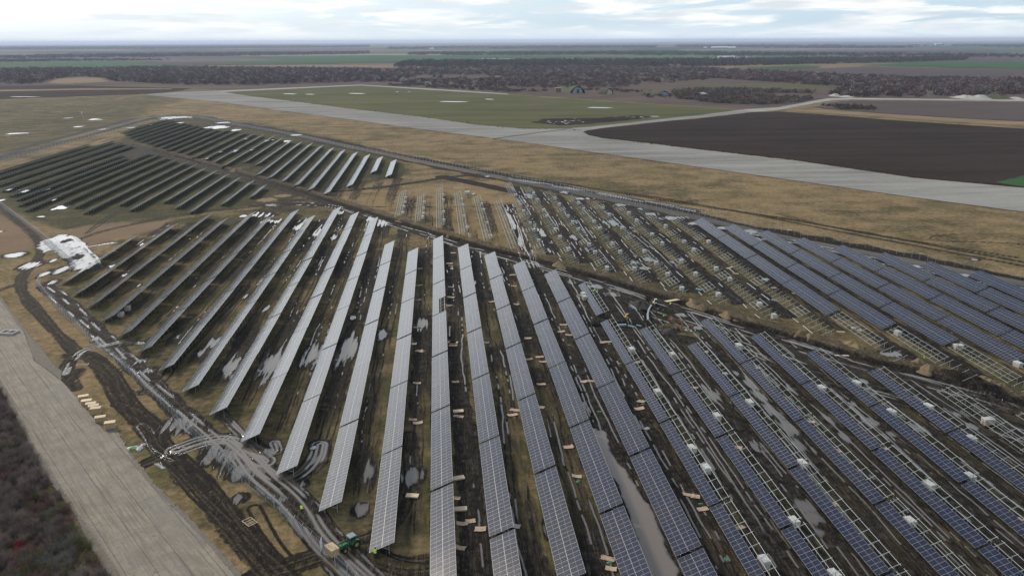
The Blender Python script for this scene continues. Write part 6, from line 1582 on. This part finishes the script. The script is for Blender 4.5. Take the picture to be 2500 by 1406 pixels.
# near thicket, lower left: real bare shrubs of curved twigs
def thicket(px, spacing, seed, label, h0=2.2):
    c = scatter(px, spacing, seed); r = np.random.default_rng(seed); n = len(c); per = 95
    col = np.array([[0.135, 0.108, 0.095], [0.11, 0.082, 0.074], [0.16, 0.135, 0.115], [0.115, 0.068, 0.062], [0.095, 0.090, 0.045], [0.125, 0.115, 0.10]])
    zone = fbm(c[:, 0] * 0.16, c[:, 1] * 0.16, 77, 3); ci = np.clip(((zone - 0.28) / 0.44 * 5.99).astype(int), 0, 5); K = 1.4 * col[ci] * r.uniform(0.85, 1.15, (n, 1))
    hot = np.array(G(58, 1345)); K[np.hypot(c[:, 0] - hot[0], c[:, 1] - hot[1]) < 1.6] = (0.20, 0.03, 0.03)
    base = np.repeat(c, per, 0); m = n * per; hh = np.repeat(r.uniform(0.6, 1.1, n) * h0, per) * r.uniform(0.45, 1.0, m)
    az = r.uniform(0, 2 * np.pi, m); lean = r.uniform(0.15, 1.0, m) * np.repeat(r.uniform(.8, 1.4, n), per)
    base[:, :2] += r.normal(scale=0.22, size=(m, 2)); d = np.stack([np.cos(az), np.sin(az)], 1) * lean[:, None]
    kinks = r.normal(scale=0.10, size=(m, 5, 2)); kinks[:, 0] = 0
    T = np.linspace(0, 1, 5); pts = np.zeros((m, 5, 3))
    for j, t_ in enumerate(T):
        pts[:, j, :2] = base[:, :2] + d * (t_ ** 1.4) + kinks[:, j] * t_; pts[:, j, 2] = hh * (t_ ** 0.85) - 0.02
    side = np.stack([-np.sin(az + r.normal(scale=.8, size=m)), np.cos(az), r.normal(scale=.3, size=m)], 1); side /= np.linalg.norm(side, axis=1)[:, None]
    wd = r.uniform(0.010, 0.024, m)[:, None]
    V = np.zeros((m, 10, 3))
    for j in range(5): w_ = wd * (1.15 - 0.75 * T[j]); V[:, 2 * j] = pts[:, j] - side * w_; V[:, 2 * j + 1] = pts[:, j] + side * w_
    # side twigs: short slivers off each stem
    st = 7; sp = np.repeat(pts[:, 2], st, 0) * 1.0; f = r.random((m * st, 1)); sp = sp * (1 - f) + np.repeat(pts[:, 4], st, 0) * f
    dv = r.normal(size=(m * st, 3)); dv[:, 2] = np.abs(dv[:, 2]) * 0.8; dv /= np.linalg.norm(dv, axis=1)[:, None]; dv *= r.uniform(0.15, 0.5, (m * st, 1)); sd2 = np.cross(dv, r.normal(size=dv.shape)); sd2 /= np.linalg.norm(sd2, axis=1)[:, None]; sd2 *= 0.008
    V2 = np.stack([sp - sd2, sp + sd2, sp + dv], 1)
    nv = m * 10; verts = np.concatenate([V.reshape(-1, 3), V2.reshape(-1, 3)]); idx = np.arange(m)[:, None] * 10
    Q = np.concatenate([np.stack([idx[:, 0] + 2 * j, idx[:, 0] + 2 * j + 1, idx[:, 0] + 2 * j + 3, idx[:, 0] + 2 * j + 2], 1) for j in range(4)]); T3 = nv + np.arange(m * st * 3).reshape(-1, 3)
    me = bpy.data.meshes.new('thicket'); me.vertices.add(len(verts)); me.vertices.foreach_set('co', verts.astype(np.float32).ravel())
    li = np.concatenate([Q.ravel(), T3.ravel()]).astype(np.int32); me.loops.add(len(li)); me.loops.foreach_set('vertex_index', li)
    ls = np.concatenate([np.arange(len(Q)) * 4, len(Q) * 4 + np.arange(len(T3)) * 3]).astype(np.int32); me.polygons.add(len(ls)); me.polygons.foreach_set('loop_start', ls)
    try: me.polygons.foreach_set('loop_total', np.concatenate([np.full(len(Q), 4), np.full(len(T3), 3)]).astype(np.int32))
    except Exception: pass
    me.update(calc_edges=True)
    kk = np.repeat(K, per, 0) * r.uniform(0.85, 1.2, (m, 1)); kk = np.concatenate([np.repeat(kk, 10, 0), np.repeat(kk, st * 3, 0)]); kk = np.concatenate([kk, np.ones((len(kk), 1))], 1)
    at = me.attributes.new('tint', 'FLOAT_COLOR', 'POINT'); at.data.foreach_set('color', kk.astype(np.float32).ravel()); me.materials.append(M['twig'])
    o = link('thicket', me); tag(o, label, 'shrubs', None, 'stuff'); print('thicket shrubs', n)


thicket([(-120, 900), (0, 958), (30, 1010), (52, 1060), (72, 1100), (120, 1170), (160, 1232), (188, 1290), (236, 1338), (262, 1406), (300, 1520), (-300, 1520), (-300, 900)], 1.15, 41, 'dense leafless reddish brown shrubs left of the concrete road')


# grass tufts and clods close to the camera, sown where the painted ground is grassy or muddy
def sow(n, seed, want, xr, yr):
    r = np.random.default_rng(seed); y = yr[0] + (yr[1] - yr[0]) * r.random(n) ** 1.7; x = r.uniform(xr[0], xr[1], n)
    ix = np.clip(np.searchsorted(xs, x), 0, NX - 1); iy = np.clip(np.searchsorted(ys, y), 0, NY - 1)
    mu = mud[iy, ix]; wa = wat[iy, ix]; z = Z[iy, ix]; th = math.radians(-54.05); c_ = x * math.sin(th) - y * math.cos(th)
    road_ok = ~((c_ > -24.5 - 10.5 * 1.0) & (c_ < -20.0) & (y < 330) & (x < -20)) 
    k = (((mu < 0.3) & (wa < 0.2)) if want == 'grass' else ((mu > 0.5) & (wa < 0.25))) & road_ok
    return np.stack([x[k], y[k], z[k]], 1), dry[iy, ix][k]


c, d_ = sow(90000, 91, 'grass', (-150, 130), (55, 340)); r_ = np.random.default_rng(5)
g1 = np.array([0.075, 0.066, 0.030]); g2 = np.array([0.36, 0.265, 0.14]); f_ = np.clip(d_ * 0.9 + r_.normal(scale=0.25, size=len(d_)), 0, 1)[:, None]
tuft_cloud('grass_tufts', c, np.full(len(c), 0.16), np.full(len(c), 0.22), g1 * (1 - f_) + g2 * f_, 3, 0.15, 'tufts of dry and olive grass on the open ground', 'grass', seed=92, thin=0.22)
c, d_ = sow(70000, 93, 'mud', (-110, 130), (55, 300))
tuft_cloud('mud_clods', c, np.full(len(c), 0.12), np.full(len(c), 0.14), np.tile([[0.035, 0.028, 0.022]], (len(c), 1)) * r_.uniform(0.4, 2.2, (len(c), 1)), 2, 0.11, 'clods of churned mud in the lanes and tracks', 'mud', seed=94, thin=0.7)

# ------------------------------------------------------------------ buildings and aircraft shelters
def shelter(px, py, w, d, h, rz, label, front='bluegrey', mound_=True, door=True):
    x, y = G(px, py); t = thing('aircraft_shelter', label, 'shelter', (x, y, 0.1), rz, 'old aircraft shelters')
    n = 14; prof = [(-w / 2, 0)] + [(-w / 2 * math.cos(math.pi * i / n) , h * math.sin(math.pi * i / n) ** 0.8) for i in range(1, n)] + [(w / 2, 0)]
    b = MB()
    for yy in (0, d):
        for p in prof: b.v.append((p[0], yy, p[1]))
    m_ = len(prof)
    for i in range(m_ - 1): b.f.append((i, i + 1, m_ + i + 1, m_ + i)); b.mi.append(0)
    b.f.append(tuple(range(m_, 2 * m_))); b.mi.append(0)
    link('vault', b.mesh('vault', M['concgrey']), t)
    b = MB(); base = 0; b.v += [(p[0] * 0.99, 0.25, p[1] * 0.99) for p in prof] ; b.f.append(tuple(range(m_))[::-1]); b.mi.append(0)
    link('front_wall', b.mesh('front_wall', M[front]), t)
    if door:
        b = MB(); b.box((0, 0.1, h * 0.36), (w * 0.26, 0.4, h * 0.72), 0, 0, 1.0); link('door', b.mesh('door', M['door']), t)
    if mound_:
        b = MB(); nn = 18
        for j in range(7):
            f = j / 6
            for i in range(nn + 1):
                a = math.pi * i / nn; rr = 1.0 + 0.35 * (1 - math.sin(a)) ; k = 1.08 if j < 5 else (0.95 if j == 5 else 0.25)
                b.v.append((-w / 2 * 1.12 * rr * math.cos(a) * k, 1.2 + f * (d + 5), max(-0.2, h * 1.12 * math.sin(a) ** 0.9 * k - (0.25 if i in (0, nn) else 0)) + 0.15 * math.sin(i * 2.1 + j)))
        for j in range(6):
            for i in range(nn): a = j * (nn + 1) + i; b.f.append((a, a + 1, a + nn + 2, a + nn + 1)); b.mi.append(0)
        link('earth_cover', b.mesh('earth_cover', M['moss'], True), t)


shelter(1411, 228.5, 14, 26, 8.0, 0.12, 'blue grey aircraft shelter with a tall dark door slot, turf covered')
shelter(1489, 231, 9, 18, 6.5, 0.5, 'brownish narrow aircraft shelter right of the one with the dark door', 'concgrey', True, False)
shelter(1622, 235, 13, 22, 5.5, 0.3, 'turf covered shelter with a bluish front beside the dark thicket', 'bluegrey', True, False)
shelter(1705, 240.5, 14, 22, 6.5, -0.6, 'aircraft shelter with open black mouth and pale door leaf in the dark thicket', 'door', False, False)  # dark front sheet paints in the shade of the open mouth
shelter(921, 197.5, 17, 26, 8.0, 0.1, 'blue grey aircraft shelter at the left end of the scrub', 'bluegrey', True)
shelter(992, 202, 9, 16, 7.5, 0.5, 'small grey shelter right of the leftmost blue one', 'concgrey', True, False)
shelter(1069, 190, 13, 22, 7.5, 0.0, 'pale blue shelter front among trees behind the green mounds', 'bluegrey', True, False)
shelter(860, 198, 11, 20, 6.5, 0.0, 'partly hidden shelter left of the leftmost blue front', 'bluegrey', True, False)
for px, py, lb in ((1046, 204, 'left'), (1105, 201, 'right'), (1375, 219, 'rear'), (1590, 232, 'near')):
    mound(px, py, 19, 6, 4.0, M['moss'], '%s turf mound of a covered shelter' % lb, 'turf_mound', int(px), 'mound')
x, y = G(1705, 240.5); t = thing('shelter_door_leaf', 'pale door leaf standing at the mouth of the shelter in the dark thicket', 'door leaf', (x + 4.5, y - 2, 0.1), 0.15)
b = MB(); b.box((0, 0, 2.6), (5.0, 0.5, 5.2), 0, 0, 0.9); link('panel', b.mesh('panel', M['bluegrey']), t)
b = MB(); b.box((0, 0.5, 0.2), (5.2, 1.0, 0.4)); link('foot', b.mesh('foot', M['concgrey']), t)


def house(px, py, w, d, h, rz, label, wall='render', roof='rooft', windows=3, flat=False, name='farm_building'):
    x, y = G(px, py); t = thing(name, label, 'building', (x, y, 0), rz, None)
    b = MB(); b.box((0, 0, h / 2), (w, d, h)); link('wall', b.mesh('wall', M[wall]), t)
    b = MB()
    if flat: b.box((0, 0, h + 0.2), (w + 0.6, d + 0.6, 0.4))
    else:
        b.v += [(-w / 2 - .4, -d / 2 - .5, h), (w / 2 + .4, -d / 2 - .5, h), (w / 2 + .4, d / 2 + .5, h), (-w / 2 - .4, d / 2 + .5, h), (-w / 2 - .4, 0, h + d * 0.3), (w / 2 + .4, 0, h + d * 0.3)]
        b.f += [(0, 1, 5, 4), (2, 3, 4, 5), (0, 4, 3), (1, 2, 5), (3, 2, 1, 0)]; b.mi += [0] * 5
    link('roof', b.mesh('roof', M[roof]), t)
    for i in range(windows):
        b = MB(); b.box((-w / 2 + (i + .5) * w / windows, -d / 2 - 0.02, h * 0.55), (w / windows * 0.4, 0.1, h * 0.4)); link('window', b.mesh('window', M['door']), t)


house(1425, 197.5, 22, 9, 4.5, 0.05, 'ruined flat roofed building with dark openings in the scrub', 'render', 'concgrey', 4, True, 'ruined_building')
house(1362, 225.5, 8, 6, 6, 0.1, 'small ochre ruin left of the shelter with the dark door', 'sand', 'woodd', 2, True, 'ruined_building')
house(1215, 190, 12, 6, 3, 0.0, 'low pale ruin in the scrub left of centre', 'render', 'concgrey', 3, True, 'ruined_building')
house(1773, 143.5, 70, 16, 6, 0.0, 'long white farm barn beyond the tree belt', 'white', 'render', 5)
house(1800, 143.8, 16, 12, 7, 0.3, 'white farmhouse at the right end of the long barn', 'white', 'rooft', 2)
house(1832, 142.8, 34, 12, 6, 0.0, 'reddish farm building right of the white farmhouse', 'render', 'rooft', 3)
house(1757, 118.8, 150, 30, 9, 0.0, 'long white shed on the distant farm', 'white', 'white', 6)
house(1787, 119, 60, 30, 8, 0.0, 'second white shed right of the long one on the distant farm', 'white', 'white', 4)
house(1722, 118.6, 26, 20, 8, 0.0, 'small white shed left of the long one on the distant farm', 'white', 'white', 2)
house(1054, 121, 40, 18, 8, 0.0, 'small white building on the far plain left of centre', 'white', 'white', 2)
house(2290, 110.5, 90, 40, 12, 0.0, 'pale hall in the distant village on the right', 'white', 'render', 3)
house(2262, 109.5, 40, 30, 9, 0.0, 'small pale hall in the distant village on the right', 'render', 'rooft', 3)
for i, (px, py, rx, ry, h) in enumerate(((2039, 235, 7, 2.5, 3.5), (2358, 240, 17, 4, 4), (2392, 240.5, 18, 4, 4.5), (2432, 240, 22, 4.5, 5), (2480, 242.5, 14, 3, 3), (2068, 237, 14, 2, 2))):
    mound(px, py, rx, ry, h, M['gravel'] if i != 3 else M['moss'], '%s gravel heap from the left along the far pale road' % ORD[{2039: 1, 2068: 2, 2358: 3, 2392: 4, 2432: 5, 2480: 6}[px]], 'gravel_heap', 80 + i, 'gravel heap')
# windsock
x, y = G(204, 291); t = thing('windsock', 'white windsock on a thin mast in the green field at far left', 'windsock', (x, y, 0))
b = MB(); b.cyl((0, 0, 0), (0, 0, 7.2), 0.13, 0.09, 8); link('mast', b.mesh('mast', M['postm']), t)
b = MB(); b.cyl((0, 0, 7.0), (-1.6, 0.5, 4.6), 0.75, 0.35, 12, caps=False); link('sock', b.mesh('sock', M['white']), t)

# ------------------------------------------------------------------ air
hz = MB(); hz.box((0, 30000, 59.0 - 1.5), (124000, 124000, 120.0))
hm = bpy.data.materials.new('haze'); hm.use_nodes = True; ht = hm.node_tree
for n_ in list(ht.nodes): ht.nodes.remove(n_)
ho = ht.nodes.new('ShaderNodeOutputMaterial'); pv = ht.nodes.new('ShaderNodeVolumePrincipled')
pv.inputs['Color'].default_value = (0.66, 0.76, 1.0, 1); pv.inputs['Density'].default_value = 0.000052; pv.inputs['Anisotropy'].default_value = 0.2
ht.links.new(pv.outputs[0], ho.inputs['Volume'])
h_o = link('haze', hz.mesh('haze', hm)); tag(h_o, 'thin pale haze over the plain', 'haze', None, 'stuff')
